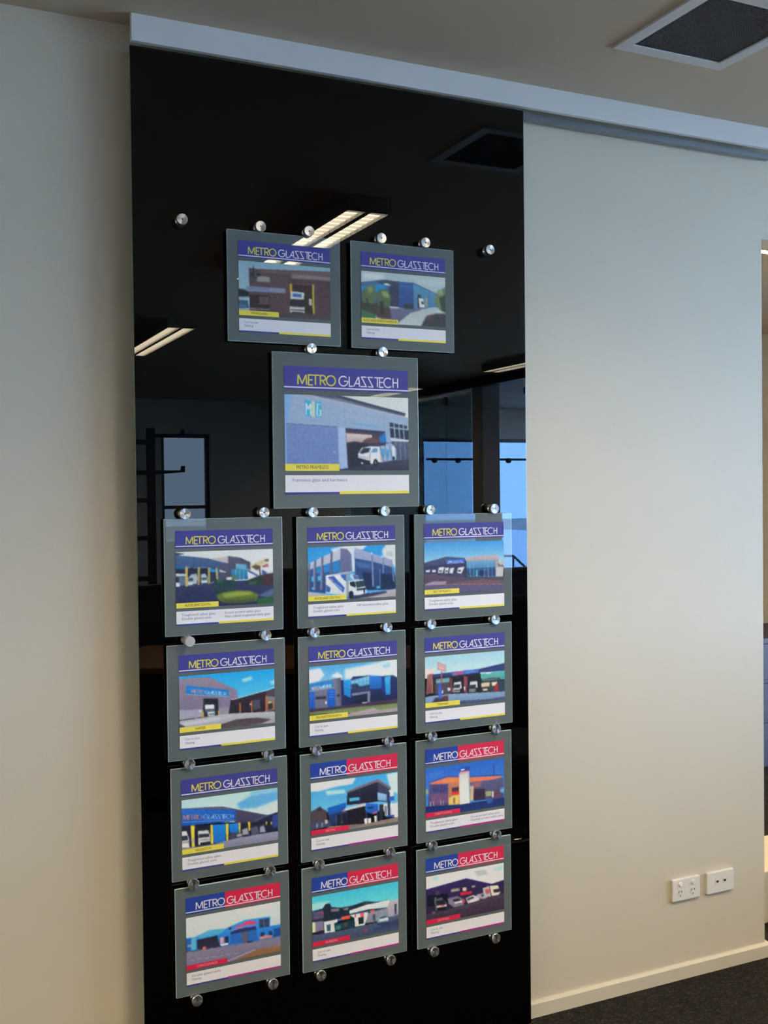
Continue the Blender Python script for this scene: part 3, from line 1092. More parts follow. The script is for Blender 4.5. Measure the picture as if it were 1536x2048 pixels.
[0,132,118,154,132,118,154,5,437,270,595,371,602,500,526,665,434,620],
[0,154,150,180,160,156,184,0,-29,593,242,621,241,753,-30,773],
[0,144,136,164,144,136,164,0,402,623,526,633,511,742,401,758],
[0,30,124,212,34,114,200,0,72,165,510,320,509,436,74,320],
[2,200,140,156,180,204,232,0,131,242,482,359,480,410,128,311],
[1,180,212,246,180,212,246,6,74,326,509,436],
[0,34,36,52,34,36,52,0,248,427,399,456,400,758,241,753],
[0,226,226,236,226,226,236,0,263,548,356,550,360,628,263,627],
[0,78,96,128,78,96,128,0,263,621,360,625,365,689,268,685],
[0,204,208,220,204,208,220,0,287,678,362,681,363,752,292,751],
[0,52,56,76,52,56,76,0,294,711,360,714,360,730,294,726],
[0,208,162,68,208,162,68,0,230,662,250,665,250,755,230,758],
[0,208,162,68,208,162,68,0,395,678,410,680,413,760,398,761],
[0,212,212,220,212,212,220,0,201,626,229,625,229,661,200,659],
[0,50,42,58,40,34,46,0,527,509,903,397,1027,352,1023,785,711,759,507,745],
[0,74,64,86,74,64,86,0,903,400,1027,358,1026,520,907,481],
[0,124,120,134,106,102,118,0,916,492,1025,530,1023,737,919,762],
[0,52,44,56,52,44,56,0,925,634,977,633,976,738,926,742],
[1,236,240,250,236,240,250,8,541,504,903,390,1027,332],
[0,72,74,94,72,74,94,2,760,554,836,541,843,711,768,724],
[0,180,99,46,180,99,46,0,620,570,635,569,634,748,620,746],
[0,180,99,46,180,99,46,0,741,555,758,551,758,759,743,760],
[0,180,99,46,180,99,46,0,898,485,916,487,917,765,899,762],
[0,180,99,46,180,99,46,0,974,568,987,566,989,751,976,754],
[0,216,200,64,216,200,64,0,928,602,963,599,960,627,927,631],
[0,216,212,220,216,212,220,0,727,606,746,600,745,624,727,626],
[0,180,178,196,154,150,170,0,-31,788,507,745,1023,788,1021,1044,-32,1023],
[0,192,190,208,192,190,208,5,14,826,377,786,488,819,249,862,31,892],
[0,164,152,168,164,152,168,3,850,1001,965,930,1022,931,1021,1027],
[0,74,63,74,88,74,84,0,376,937,598,859,804,867,960,924,850,988,709,999,394,1011],
[0,84,72,90,84,72,90,0,-31,804,67,897,-32,929],
[1,224,220,232,224,220,232,5,890,769,995,752]],
'H':[
[0,76,156,220,184,212,232,0,-22,-165,1031,-45,1028,633,-26,488],
[0,232,232,238,232,232,238,7,-5,65,123,44,168,179,112,271,-7,308],
[0,232,232,240,232,232,240,6,241,212,315,150,370,221,360,273],
[0,212,216,226,212,216,226,11,398,103,639,58,1031,-30,1029,386,675,262,397,294],
[0,156,196,228,156,196,228,7,825,82,918,48,918,125,843,146],
[0,118,118,144,100,100,130,0,-16,319,347,252,354,789,-20,794],
[0,92,92,120,92,92,120,0,305,261,351,252,357,786,334,786],
[0,42,132,208,38,114,192,0,-16,322,264,283,267,418,-17,450],
[2,196,160,168,192,212,238,0,29,380,240,360,240,412,29,432],
[1,200,210,234,200,210,234,6,-17,453,272,425],
[0,36,98,204,28,80,180,0,198,452,287,455,289,784,201,782],
[0,36,98,204,28,80,180,0,-17,468,61,470,61,783,-19,786],
[1,156,184,236,156,184,236,5,225,507,271,508],
[1,156,184,236,156,184,236,5,232,554,266,554],
[1,156,184,236,156,184,236,5,220,595,280,597],
[1,156,184,236,156,184,236,5,6,538,48,538],
[1,156,184,236,156,184,236,5,6,581,52,581],
[0,44,46,72,44,46,72,0,72,563,185,571,185,621,71,616],
[0,44,46,72,44,46,72,0,303,556,338,558,338,604,303,607],
[0,176,106,112,176,106,112,1,173,470,184,471,184,555,173,554],
[0,40,52,106,30,36,80,0,351,303,462,310,490,255,675,262,824,297,950,298,1029,378,1027,787,821,777,357,789],
[0,42,148,228,36,120,204,0,380,307,462,310,461,647,386,578],
[0,128,188,228,78,152,206,0,463,328,675,268,679,527,495,532,464,463],
[0,42,54,86,42,54,86,2,463,402,526,386,567,450,679,431,679,523,488,540],
[0,42,124,218,32,88,170,0,680,262,814,303,819,527,678,526],
[0,58,164,232,44,128,204,0,850,319,919,302,915,656,864,660],
[0,30,58,130,30,58,130,0,819,304,850,300,861,672,818,530],
[1,60,108,172,60,108,172,3,508,316,507,531],
[1,60,108,172,60,108,172,3,554,304,555,522],
[1,60,108,172,60,108,172,3,601,292,601,522],
[1,60,108,172,60,108,172,3,642,279,643,522],
[1,28,80,160,28,80,160,3,721,277,724,523],
[1,28,80,160,28,80,160,3,770,290,772,524],
[1,60,108,172,60,108,172,3,463,402,679,347],
[1,28,80,160,28,80,160,3,679,385,819,412],
[1,28,96,176,28,96,176,3,383,391,463,396],
[1,28,96,176,28,96,176,3,382,483,462,488],
[1,28,96,176,28,96,176,3,420,307,423,611],
[0,126,126,154,126,126,154,0,465,568,681,554,684,593,678,788,652,787,650,593,483,616],
[0,28,32,64,28,32,64,0,495,618,650,599,652,775,505,779],
[0,32,40,76,32,40,76,4,692,587,818,573,821,759,691,756],
[0,200,208,220,200,208,220,1,589,757,649,758,649,781,589,778],
[0,74,54,72,60,46,68,0,-19,786,357,781,1027,756,1027,841,357,835,-20,855],
[0,108,124,86,122,138,96,0,-20,843,357,832,1027,837,1027,934,449,937,-20,908],
[0,92,92,80,92,92,80,3,-20,870,191,885,190,946,-21,931],
[0,172,152,168,160,140,156,0,393,952,634,902,718,880,788,936,1027,929,1026,1035,392,1098],
[0,236,228,234,236,228,234,0,177,669,196,671,192,717,177,715]],
'I':[
[0,152,192,220,200,218,226,0,-29,-166,1032,-40,1034,559,-29,422],
[0,220,202,202,220,202,202,10,-29,252,126,232,97,376,-29,375],
[0,54,66,126,44,54,112,0,34,356,155,352,685,329,1033,251,1033,417,685,407,321,439,39,423],
[0,44,52,104,44,52,104,1,685,333,1033,259,1033,306,685,373],
[0,156,92,98,106,68,80,0,31,355,97,337,99,721,10,745],
[0,176,110,74,176,110,74,0,81,467,103,470,103,722,83,719],
[0,42,40,56,42,40,56,0,97,410,685,407,693,801,97,752],
[0,108,154,164,108,154,164,2,134,458,301,449,301,542,134,539],
[0,74,64,80,74,64,80,3,126,543,301,542,301,761,126,745],
[0,124,54,66,124,54,66,0,309,465,333,468,337,753,315,750],
[0,132,64,74,132,64,74,0,478,443,525,470,510,776,478,772],
[0,28,26,38,28,26,38,0,332,456,478,443,478,772,337,759],
[0,28,26,38,28,26,38,0,531,450,691,436,691,793,537,780],
[0,62,98,186,62,98,186,0,328,346,667,331,667,402,334,425],
[0,180,74,116,180,74,116,1,354,359,479,350,479,400,354,409],
[0,90,124,208,90,124,208,1,497,365,635,354,635,385,497,393],
[0,196,198,204,196,198,204,0,358,553,443,548,450,687,346,682],
[0,34,48,58,34,48,58,0,360,600,431,598,425,668,346,667],
[0,170,164,172,170,164,172,0,341,679,425,684,425,755,341,744],
[0,196,198,204,196,198,204,0,559,570,645,568,650,698,547,703],
[0,34,48,58,34,48,58,0,557,635,628,635,626,698,547,697],
[0,170,168,174,170,168,174,0,543,715,626,716,626,779,545,768],
[0,58,56,64,58,56,64,0,350,702,421,706,421,730,350,725],
[0,58,56,64,58,56,64,0,551,735,622,738,622,757,551,753],
[0,216,220,224,216,220,224,1,478,659,494,653,494,721,480,722],
[0,92,172,170,70,140,148,0,695,430,1033,409,1034,598,700,555],
[0,212,224,216,212,224,216,1,754,425,824,422,824,441,756,441],
[0,52,58,68,52,58,68,0,695,554,794,531,934,546,954,627,1034,614,1035,835,695,793],
[0,84,100,110,84,100,110,2,715,549,914,551,924,584,715,581],
[0,204,184,156,204,184,156,0,695,622,806,616,800,702,695,697],
[0,216,200,176,216,200,176,0,829,624,900,620,886,691,834,700],
[0,228,188,164,228,188,164,0,719,738,775,741,775,779,720,775],
[0,156,42,58,156,42,58,0,874,688,910,634,916,815,858,807],
[0,44,60,80,44,60,80,0,934,609,1034,598,1035,828,934,814],
[0,128,152,192,104,132,176,0,-29,786,126,771,311,773,1035,835,1035,986,419,925,-29,918],
[0,74,84,132,60,70,116,0,419,925,706,957,1035,930,1035,1049,419,1011],
[0,64,54,72,64,54,72,2,121,818,272,804,284,907,78,925],
[0,106,52,64,106,52,64,2,233,798,282,802,280,883,233,876],
[0,162,90,98,162,90,98,0,196,311,213,313,212,546,196,544],
[0,180,132,142,180,132,142,0,153,122,259,195,256,331,155,269],
[0,204,168,174,204,168,174,0,163,152,248,209,246,302,165,248],
[1,180,72,80,180,72,80,7,179,197,238,242],
[0,60,82,186,68,100,200,0,159,539,200,535,206,841,159,838],
[0,208,216,224,208,216,224,1,206,686,221,681,221,747,206,748],
[0,208,208,216,208,208,216,1,272,648,311,645,311,707,282,711]],
'J':[
[0,168,200,234,204,220,238,0,-34,-253,1040,-56,1033,652,-42,416],
[0,90,158,224,90,158,224,10,562,207,717,85,1039,65,1037,220,763,335,599,317],
[0,124,180,232,124,180,232,8,698,13,1039,-4,1039,65,717,85],
[0,80,80,120,72,72,104,0,-39,148,240,187,419,219,868,487,897,496,1035,453,1033,670,539,578,542,314,-39,165],
[0,76,70,104,58,54,88,0,419,228,873,493,761,544,712,616,551,550,553,316],
[0,28,34,70,28,34,70,0,746,598,887,520,1035,453,1031,860,748,796],
[0,30,30,54,30,30,54,0,-42,466,1033,649,1031,851,594,833,327,884,-47,868],
[0,36,100,202,26,76,172,0,-39,148,551,316,555,523,-42,473],
[2,204,120,104,156,190,234,0,20,273,527,394,526,466,19,365],
[1,160,188,236,160,188,236,7,-41,394,551,505],
[0,204,204,214,204,204,214,0,-6,570,47,570,72,710,76,883,-10,870],
[0,44,52,74,44,52,74,0,-3,651,56,656,66,743,-4,747],
[0,140,140,156,140,140,156,0,-4,760,70,760,73,795,-4,794],
[0,196,196,208,196,196,208,0,164,608,264,615,287,717,291,857,167,864],
[0,38,46,70,38,46,70,0,169,665,272,680,283,745,169,736],
[0,142,142,160,142,142,160,0,178,768,286,773,288,804,179,799],
[0,28,28,48,28,28,48,0,186,824,290,828,289,865,186,868],
[0,220,200,64,220,200,64,0,91,487,130,496,129,895,100,892],
[0,160,164,168,160,164,168,0,103,717,126,719,127,807,104,805],
[0,220,200,64,220,200,64,0,291,523,312,527,319,880,295,880],
[0,220,200,64,220,200,64,0,448,544,474,550,472,873,452,872],
[0,220,200,64,220,200,64,0,581,561,600,565,600,757,587,759],
[0,220,200,64,220,200,64,0,679,574,701,579,702,737,686,737],
[0,220,200,64,220,200,64,0,867,616,882,619,879,680,869,682],
[0,220,200,64,220,200,64,0,919,636,934,639,932,689,922,690],
[0,28,120,218,26,100,192,0,315,528,446,549,444,875,323,876],
[0,28,120,218,26,100,192,0,477,555,581,573,583,745,490,734],
[0,58,62,88,58,62,88,0,478,777,518,727,595,758,621,835,598,865,487,859],
[0,142,148,168,142,148,168,1,556,778,614,774,618,818,565,819],
[0,148,148,168,148,148,168,0,619,702,672,684,688,803,623,805],
[0,76,82,112,76,82,112,0,711,688,779,674,799,819,713,819],
[0,140,148,172,140,148,172,0,803,700,847,680,867,809,806,812],
[0,44,62,140,44,62,140,0,936,531,1005,499,1002,753,940,756],
[0,134,134,168,116,116,150,0,-47,881,327,887,613,837,1031,834,1029,1050,411,1026,-49,1036]],
'K':[
[0,60,146,224,108,180,236,0,-20,-265,1039,-53,1036,782,-28,548],
[0,218,222,230,218,222,230,8,-23,0,338,3,511,15,468,120,281,129,95,173,-24,156],
[0,168,204,238,168,204,238,7,160,187,374,208,397,279,187,271],
[0,188,212,238,188,212,238,8,866,24,1038,11,1037,460,922,371],
[0,36,36,60,28,28,48,0,411,279,761,127,780,536,626,535,402,518],
[0,52,58,92,52,58,92,0,761,146,908,336,910,596,770,534],
[0,108,94,118,108,94,118,0,397,254,766,93,922,299,905,332,762,153,411,286],
[1,64,70,106,64,70,106,5,415,320,760,202],
[1,64,70,106,64,70,106,5,415,367,762,274],
[1,58,62,96,58,62,96,5,762,210,903,383],
[1,60,68,104,60,68,104,5,552,246,555,517],
[0,76,164,220,76,164,220,1,432,395,547,396,547,461,436,456],
[0,140,178,220,108,152,204,0,760,356,866,423,866,555,761,508],
[0,228,232,240,228,232,240,0,822,609,1037,613,1036,927,844,844],
[0,184,188,200,184,188,200,2,911,674,931,678,930,839,911,835],
[0,212,220,230,212,220,230,0,891,349,943,344,949,481,903,471],
[0,38,48,88,38,48,88,0,874,377,903,383,909,854,878,847],
[0,42,90,182,42,90,182,0,893,480,956,467,958,559,898,559],
[1,72,120,192,72,120,192,5,892,622,998,612],
[0,36,82,176,36,82,176,1,844,836,954,841,954,880,863,872],
[0,28,90,186,26,76,164,0,183,519,391,462,398,533,373,623,193,657],
[0,36,56,110,28,44,88,0,195,653,408,625,408,886,210,867],
[0,28,30,52,28,30,52,0,286,673,399,666,399,881,289,872],
[1,106,106,132,106,106,132,5,284,672,287,871],
[1,106,106,132,106,106,132,5,344,662,346,869],
[0,194,186,198,194,186,198,0,369,591,618,527,627,583,391,621],
[0,26,22,38,26,22,38,0,408,620,618,586,622,934,406,902],
[0,208,90,120,208,90,120,2,357,601,382,598,382,630,359,641],
[0,42,92,192,32,80,176,0,621,536,763,584,768,742,712,778,625,711],
[0,22,48,92,22,48,92,2,644,616,711,622,711,654,644,656],
[0,208,80,110,208,80,110,1,701,737,753,720,754,762,710,766],
[0,38,54,106,38,54,106,0,620,710,636,713,639,1002,621,998],
[0,38,54,106,38,54,106,0,748,767,764,770,763,998,749,995],
[0,42,42,62,42,42,62,0,778,594,830,611,819,911,776,905],
[0,124,124,144,124,124,144,0,835,641,873,649,872,826,839,827],
[0,72,60,72,72,60,72,4,-28,564,92,480,175,561,185,706,166,768,-30,768],
[0,52,44,56,52,44,56,3,74,492,111,468,129,551,83,565],
[0,60,68,104,60,68,104,0,-30,737,211,778,221,876,-31,910],
[0,184,176,184,184,176,184,1,155,747,188,746,187,817,159,819],
[0,152,144,164,152,144,164,1,62,789,76,789,75,871,61,871],
[0,152,144,164,152,144,164,1,118,786,132,786,131,868,117,868],
[0,226,226,238,226,226,238,0,603,831,681,840,681,938,605,937],
[0,226,226,238,226,226,238,0,718,808,748,807,748,946,723,947],
[0,42,36,56,42,36,56,0,638,838,647,840,648,1001,639,999],
[0,140,118,118,124,106,112,0,210,878,624,935,1036,895,1036,1040,415,1028,-33,1053],
[0,112,96,92,112,96,92,2,406,930,557,933,557,965,425,967]],
'L':[
[0,42,90,190,69,128,212,0,-33,-240,1034,-57,1035,1325,-32,1052],
[0,58,106,200,58,106,200,9,-5,113,235,98,235,194,-5,239],
[0,236,114,80,216,106,88,0,45,316,284,244,421,276,561,313,976,372,940,409,723,429,343,389,91,345],
[0,240,128,80,240,128,80,3,225,272,402,301,382,353,225,335],
[1,36,40,90,36,40,90,9,41,299,274,227,421,268],
[1,36,40,90,36,40,90,9,551,295,987,353],
[0,74,72,130,76,64,112,0,48,332,313,378,314,823,29,775],
[0,106,74,116,106,74,116,4,62,538,304,577,304,753,72,730],
[0,58,60,112,58,60,112,3,91,370,264,400,265,536,91,513],
[1,106,92,148,106,92,148,4,167,363,168,785],
[0,82,82,126,68,64,106,0,566,412,987,419,987,851,571,787],
[0,138,90,104,138,90,104,4,581,420,703,430,682,532,581,526],
[0,168,110,88,168,110,88,0,282,380,423,394,424,833,284,816],
[0,220,180,100,220,180,100,2,289,669,343,634,414,618,414,819,284,804],
[0,106,74,88,106,74,88,1,343,682,363,678,363,799,345,798],
[0,204,48,56,204,48,56,0,321,548,424,563,424,628,327,617],
[0,64,44,64,64,44,64,0,326,469,414,473,414,553,328,550],
[0,184,186,198,234,232,220,0,419,203,547,210,557,848,422,832],
[0,216,218,216,216,218,216,6,432,606,541,622,546,826,432,815],
[0,154,158,176,154,158,176,0,533,223,549,210,559,846,545,846],
[0,44,72,164,44,72,164,0,419,98,553,70,555,192,425,214],
[0,228,138,152,228,138,152,0,425,175,547,174,547,213,425,217],
[0,240,232,240,240,232,240,1,441,123,487,116,487,142,443,150],
[0,196,162,132,196,162,132,2,559,488,603,498,594,792,561,792],
[0,54,38,66,54,38,66,0,606,564,744,578,746,811,607,803],
[0,140,146,106,140,146,106,2,754,646,828,646,828,748,754,747],
[0,68,116,196,68,116,196,3,940,638,1034,559,1034,742,940,717],
[0,108,156,224,108,156,224,2,945,656,992,649,992,699,950,698],
[0,90,60,88,90,60,88,3,857,652,940,646,940,803,867,803],
[0,212,204,212,212,204,212,1,836,664,857,661,857,784,838,783],
[0,140,154,132,140,154,132,1,3,430,36,429,36,532,5,528],
[1,204,196,204,204,196,204,6,62,688,61,778],
[1,204,196,204,204,196,204,6,96,688,99,781],
[1,204,196,204,204,196,204,6,185,693,191,790],
[1,204,196,204,204,196,204,6,216,700,220,789],
[1,28,44,108,28,44,108,8,862,109,867,333],
[0,24,40,100,34,52,110,0,-32,768,422,832,1035,834,1035,1058,-32,1052],
[0,52,88,164,52,88,164,4,764,845,847,848,836,895,775,897]],
'M':[
[0,180,192,216,168,184,214,0,-23,-365,1031,-73,1023,817,-37,482],
[0,192,200,220,192,200,220,8,522,-3,897,7,896,109,567,112],
[0,168,180,206,168,180,206,0,885,276,1027,414,1026,482,883,473],
[1,120,132,160,120,132,160,4,885,273,1027,409],
[0,44,124,210,34,96,180,0,-35,382,101,391,240,308,406,342,612,245,885,268,885,456,1026,456,1024,705,663,703,-40,633],
[0,76,156,230,60,140,220,0,101,381,240,311,415,354,340,435,146,442],
[0,76,156,230,76,156,230,2,46,391,101,400,102,627,52,628],
[0,34,34,58,42,42,60,0,109,453,321,440,353,673,117,636],
[0,32,80,160,32,80,160,0,1,393,55,397,52,620,-3,628],
[0,122,128,152,122,128,152,0,12,515,53,519,57,563,15,557],
[0,36,42,92,36,42,92,0,460,422,554,397,728,402,737,470,702,545,460,469],
[0,36,86,168,36,86,168,0,460,469,737,470,748,687,457,655],
[1,148,148,172,148,148,172,9,461,405,564,383,736,381],
[0,76,78,104,76,78,104,0,570,473,647,476,650,703,588,692],
[0,220,60,100,220,60,100,1,503,361,592,315,640,273,668,279,737,320,735,359,611,355,508,379],
[0,44,52,86,44,52,86,0,766,291,877,300,876,462,769,458],
[1,108,124,156,108,124,156,4,819,294,821,462],
[1,108,124,156,108,124,156,4,767,368,876,380],
[0,26,46,102,26,46,102,0,782,552,821,548,825,635,782,641],
[0,26,46,102,26,46,102,0,867,553,907,554,911,644,872,644],
[0,28,64,136,28,64,136,0,921,527,1026,516,1024,680,924,683],
[0,44,48,96,44,48,96,1,443,329,471,329,470,379,444,380],
[0,184,116,106,184,116,106,0,766,636,825,621,906,648,904,685,772,681],
[0,212,140,156,212,140,156,0,352,497,388,498,386,608,354,609],
[0,34,34,64,34,34,64,0,400,495,436,496,441,633,404,633],
[0,220,220,228,220,220,228,1,351,622,430,621,434,657,364,660],
[0,180,96,60,180,96,60,1,171,607,204,609,203,670,170,669],
[0,200,72,44,200,72,44,0,185,603,199,604,198,633,185,632],
[0,30,34,64,30,34,64,0,635,669,701,673,682,709,635,698],
[0,112,106,136,98,92,122,0,-40,641,663,700,1024,700,1021,1041,-46,1036],
[0,126,92,70,108,78,64,2,453,1012,727,861,1022,869,1021,1041,452,1046],
[1,204,200,220,204,200,220,7,406,980,566,921,722,856],
[1,172,168,188,172,168,188,4,-6,815,567,861]],
'N':[
[0,56,160,218,114,198,230,0,-29,-349,1039,-55,1039,742,-32,423],
[0,144,196,226,144,196,226,9,-22,136,191,149,191,262,-13,267],
[0,28,36,54,28,36,54,0,-22,289,116,273,154,190,200,190,219,273,321,320,453,325,605,287,739,342,898,352,898,551,453,600,134,570,-23,507],
[0,122,106,122,122,106,122,2,209,316,303,327,303,384,218,368],
[0,140,122,130,140,122,130,2,350,357,415,344,406,390,359,384],
[0,44,60,64,44,60,64,3,567,293,643,298,643,353,567,347],
[0,60,70,104,60,70,104,0,7,301,127,308,127,470,8,468],
[1,204,56,72,204,56,72,9,61,341,125,343],
[1,204,56,72,204,56,72,8,19,425,125,431],
[1,204,56,72,204,56,72,7,121,347,123,437],
[0,108,102,132,108,102,132,0,-23,499,125,519,131,719,-24,717],
[0,204,212,164,204,212,164,0,3,514,36,516,37,723,2,722],
[0,36,28,56,36,28,56,0,8,711,129,699,133,781,8,775],
[0,188,202,214,172,188,204,0,423,419,624,363,895,351,897,504,643,463,425,480],
[0,216,232,236,216,232,236,2,425,420,624,372,643,402,434,447],
[0,204,224,232,204,224,232,0,132,545,285,539,285,599,248,607,257,790,139,780],
[0,44,76,94,44,76,94,0,160,610,208,609,208,749,165,745],
[0,24,48,64,24,48,64,0,246,623,474,606,478,775,255,756],
[0,74,64,56,74,64,56,1,358,646,396,641,396,714,363,721],
[0,44,108,108,44,108,108,2,264,674,321,667,320,749,269,749],
[0,236,76,58,236,76,58,0,330,510,425,510,426,576,334,575],
[0,58,92,168,58,92,168,0,283,537,330,534,330,580,283,577],
[0,204,228,232,204,228,232,0,426,510,635,513,635,592,597,762,486,761,479,575],
[0,220,76,92,220,76,92,1,479,497,500,496,500,573,481,573],
[0,220,76,92,220,76,92,1,543,512,595,498,588,591,548,587],
[0,44,76,108,44,76,108,0,434,483,864,508,864,524,434,509],
[0,28,32,40,28,32,40,0,521,588,588,591,587,731,528,733],
[0,124,124,146,112,112,138,0,633,539,864,511,885,683,700,743,614,734],
[0,60,64,88,60,64,88,0,691,589,720,584,724,714,695,714],
[0,160,152,170,140,132,154,0,864,494,898,368,1039,376,1039,683,883,707],
[0,48,52,76,48,52,76,0,949,458,977,457,973,672,951,677],
[0,224,88,72,224,88,72,1,664,498,710,495,710,538,666,535],
[0,64,76,110,54,62,92,0,-33,763,255,773,481,776,700,760,1039,675,1039,1059,-34,1054],
[0,106,136,162,106,136,162,0,737,685,777,631,847,632,876,726,880,794,835,817,748,774],
[0,44,68,80,44,68,80,0,772,671,847,660,854,695,777,705],
[0,208,222,224,208,222,224,0,769,714,876,710,876,751,777,750],
[0,36,44,72,36,44,72,2,739,776,883,787,874,842,748,821],
[0,112,56,72,112,56,72,1,581,839,625,833,625,909,583,906],
[0,40,54,90,40,54,90,4,690,877,1039,758,1039,908,700,913]],
'O':[
[0,196,200,210,180,184,198,0,-33,-359,1036,-56,1039,689,-30,373],
[0,144,196,232,144,196,232,8,73,62,157,29,157,111,88,102],
[0,144,196,232,144,196,232,8,852,98,995,40,985,153,873,145],
[0,156,162,174,156,162,174,9,599,58,751,69,802,191,650,193],
[0,224,226,232,224,226,232,8,347,27,508,24,508,139,348,158],
[0,42,30,78,34,26,54,0,-30,276,508,188,836,415,1038,366,1039,706,-28,813],
[1,64,48,126,64,48,126,9,-30,272,508,191,836,412,1038,365],
[0,140,134,122,140,134,122,2,313,357,421,367,421,425,316,420],
[0,172,164,146,172,164,146,1,459,374,509,377,510,451,461,448],
[0,146,138,122,146,138,122,2,575,367,622,369,623,410,578,409],
[0,178,34,50,178,34,50,0,427,463,580,480,581,529,430,529],
[0,16,16,32,16,16,32,3,20,388,269,429,290,631,21,632],
[0,58,52,72,58,52,72,2,119,336,169,342,169,432,119,425],
[0,80,96,96,80,96,96,1,107,463,129,461,130,518,108,520],
[0,80,78,98,80,78,98,0,98,517,189,487,262,639,252,751,121,747],
[0,28,28,42,28,28,42,0,120,540,219,545,245,642,130,632],
[0,188,172,180,188,172,180,0,128,651,257,654,254,696,134,686],
[0,160,40,52,160,40,52,0,180,647,230,649,230,672,182,671],
[0,20,18,30,20,18,30,0,131,690,250,698,246,765,141,750],
[0,52,44,92,52,44,92,0,267,530,389,505,430,558,400,598,280,645],
[0,108,102,124,108,102,124,0,269,543,389,530,482,623,473,738,350,751,280,645],
[0,32,32,44,32,32,44,0,335,579,410,577,430,640,350,641],
[0,196,188,200,196,188,200,0,350,636,472,636,473,673,360,678],
[0,176,56,80,176,56,80,0,450,638,491,639,491,691,456,694],
[0,172,168,184,172,168,184,0,498,603,591,570,674,627,677,714,531,739],
[0,44,44,58,44,44,58,0,511,623,591,598,607,635,526,661],
[0,200,196,208,200,196,208,0,561,671,642,662,642,712,567,722],
[0,142,138,156,142,138,156,0,634,573,753,572,796,667,733,701,672,666],
[0,48,48,60,48,48,60,0,692,595,753,592,769,634,703,639],
[0,156,152,162,156,152,162,0,717,466,803,438,827,679,733,651],
[0,164,76,92,164,76,92,1,748,501,816,505,806,604,763,600],
[0,196,184,172,196,184,172,0,811,444,918,463,949,613,929,673,835,665],
[0,42,36,52,42,36,52,0,853,535,938,536,944,615,865,608],
[0,60,48,68,50,39,58,0,-28,780,251,770,683,702,1039,648,1041,1037,-27,1041],
[1,116,92,108,116,92,108,5,231,813,673,749,805,732],
[0,92,76,88,92,76,88,2,71,745,111,749,111,806,76,804]]}

# ---------------------------------------------------------------- the glass signs
TWO = 'Toughened safety glass\nDouble glazed units'
CUT = 'Cut to size\nGlazing'
# key: x0, x1, z0, z1, paper (dx, w, dz, h), red?, tag text, tag text share of the tag, left info, right info, label
SIGN = {
 'A': (.3408, .6450, 1.9320, 2.2099, (.0287, .2472, .0257, .2286), 0, 'WHANGAREI', .40, CUT, '', 'glass sign with photo of a red-brown warehouse, left of the top two'),
 'B': (.6768, .9827, 1.9312, 2.2111, (.0279, .2514, .0260, .2289), 0, 'AUCKLAND NORTH HARBOUR', .92, CUT, '', 'glass sign with photo of a blue warehouse, palms and driveway, right of top two'),
 'C': (.4554, .8697, 1.5119, 1.9115, (.0308, .3529, .0353, .3290), 0, 'METRO FRAMELESS', .59, 'Frameless glass and hardware', '', 'largest glass sign, photo of a white van by a pale blue workshop'),
 'D': (.1725, .4764, 1.2037, 1.4909, (.0274, .2502, .0295, .2327), 0, 'AUCKLAND SOUTH', .60, TWO, 'Screen printed safety glass\nHeat soaked toughened safety glass', 'glass sign with photo of loading bays behind a yellow-green bush'),
 'E': (.5161, .8233, 1.2022, 1.4894, (.0287, .2510, .0275, .2346), 0, 'AUCKLAND CENTRAL', .68, TWO, 'CIP laminated safety glass', 'glass sign with photo of a white box truck before a pillared building'),
 'F': (.8556, 1.1618, 1.2014, 1.4892, (.0275, .2522, .0250, .2371), 0, 'BAY OF PLENTY', .50, TWO, '', 'glass sign with photo of a glass-fronted pavilion and parked white vans'),
 'G': (.1752, .4793, .8977, 1.1817, (.0287, .2460, .0256, .2331), 0, 'NAPIER', .24, CUT, '', 'glass sign with photo of a grey shed wearing a blue signboard'),
 'H': (.5165, .8240, .8943, 1.1796, (.0282, .2524, .0263, .2356), 0, 'PALMERSTON NORTH', .66, CUT, '', 'glass sign with photo of a blue mirrored office building behind a hedge'),
 'I': (.8548, 1.1595, .8948, 1.1809, (.0269, .2524, .0281, .2339), 0, 'TARANAKI', .32, CUT, '', 'glass sign with photo of two trucks in bays beside a pole sign'),
 'J': (.1802, .4815, .6007, .8788, (.0256, .2485, .0290, .2261), 0, 'WELLINGTON', .40, TWO, '', 'glass sign with photo of a blue fascia over yellow posts'),
 'K': (.5179, .8233, .5954, .8747, (.0273, .2499, .0257, .2279), 1, 'NELSON', .24, CUT, '', 'red and blue headed glass sign with photo of a dark tower building'),
 'L': (.8526, 1.1552, .5950, .8743, (.0273, .2497, .0266, .2280), 1, 'CHRISTCHURCH', .50, TWO, 'Screen printed safety glass\nDigitally printed safety glass', 'red and blue headed glass sign with dusk photo of a white pillar'),
 'M': (.1861, .4824, .3130, .5823, (.0265, .2449, .0264, .2191), 1, 'CHRISTCHURCH', .50, 'Double glazed units\nGlazing', '', 'red and blue headed glass sign with photo of a bright blue factory'),
 'N': (.5186, .8181, .3082, .5789, (.0265, .2485, .0276, .2205), 1, 'DUNEDIN', .31, CUT, '', 'red and blue headed glass sign with photo of a white-roofed shop below trees'),
 'O': (.8515, 1.1504, .3050, .5761, (.0268, .2472, .0269, .2218), 1, 'CROMWELL', .36, CUT, '', 'red and blue headed glass sign with dark photo of parked vehicles before a shed'),
}
WHITE = {}
for ks, wv in (('AB', (208, 208, 226)), ('C', (224, 223, 236)), ('DEF', (222, 220, 232)), ('GHI', (207, 205, 220)), ('JKL', (194, 192, 208)), ('MNO', (178, 176, 186))):
    for k in ks:
        WHITE[k] = wv
YP = -0.018      # front face of the glass panes
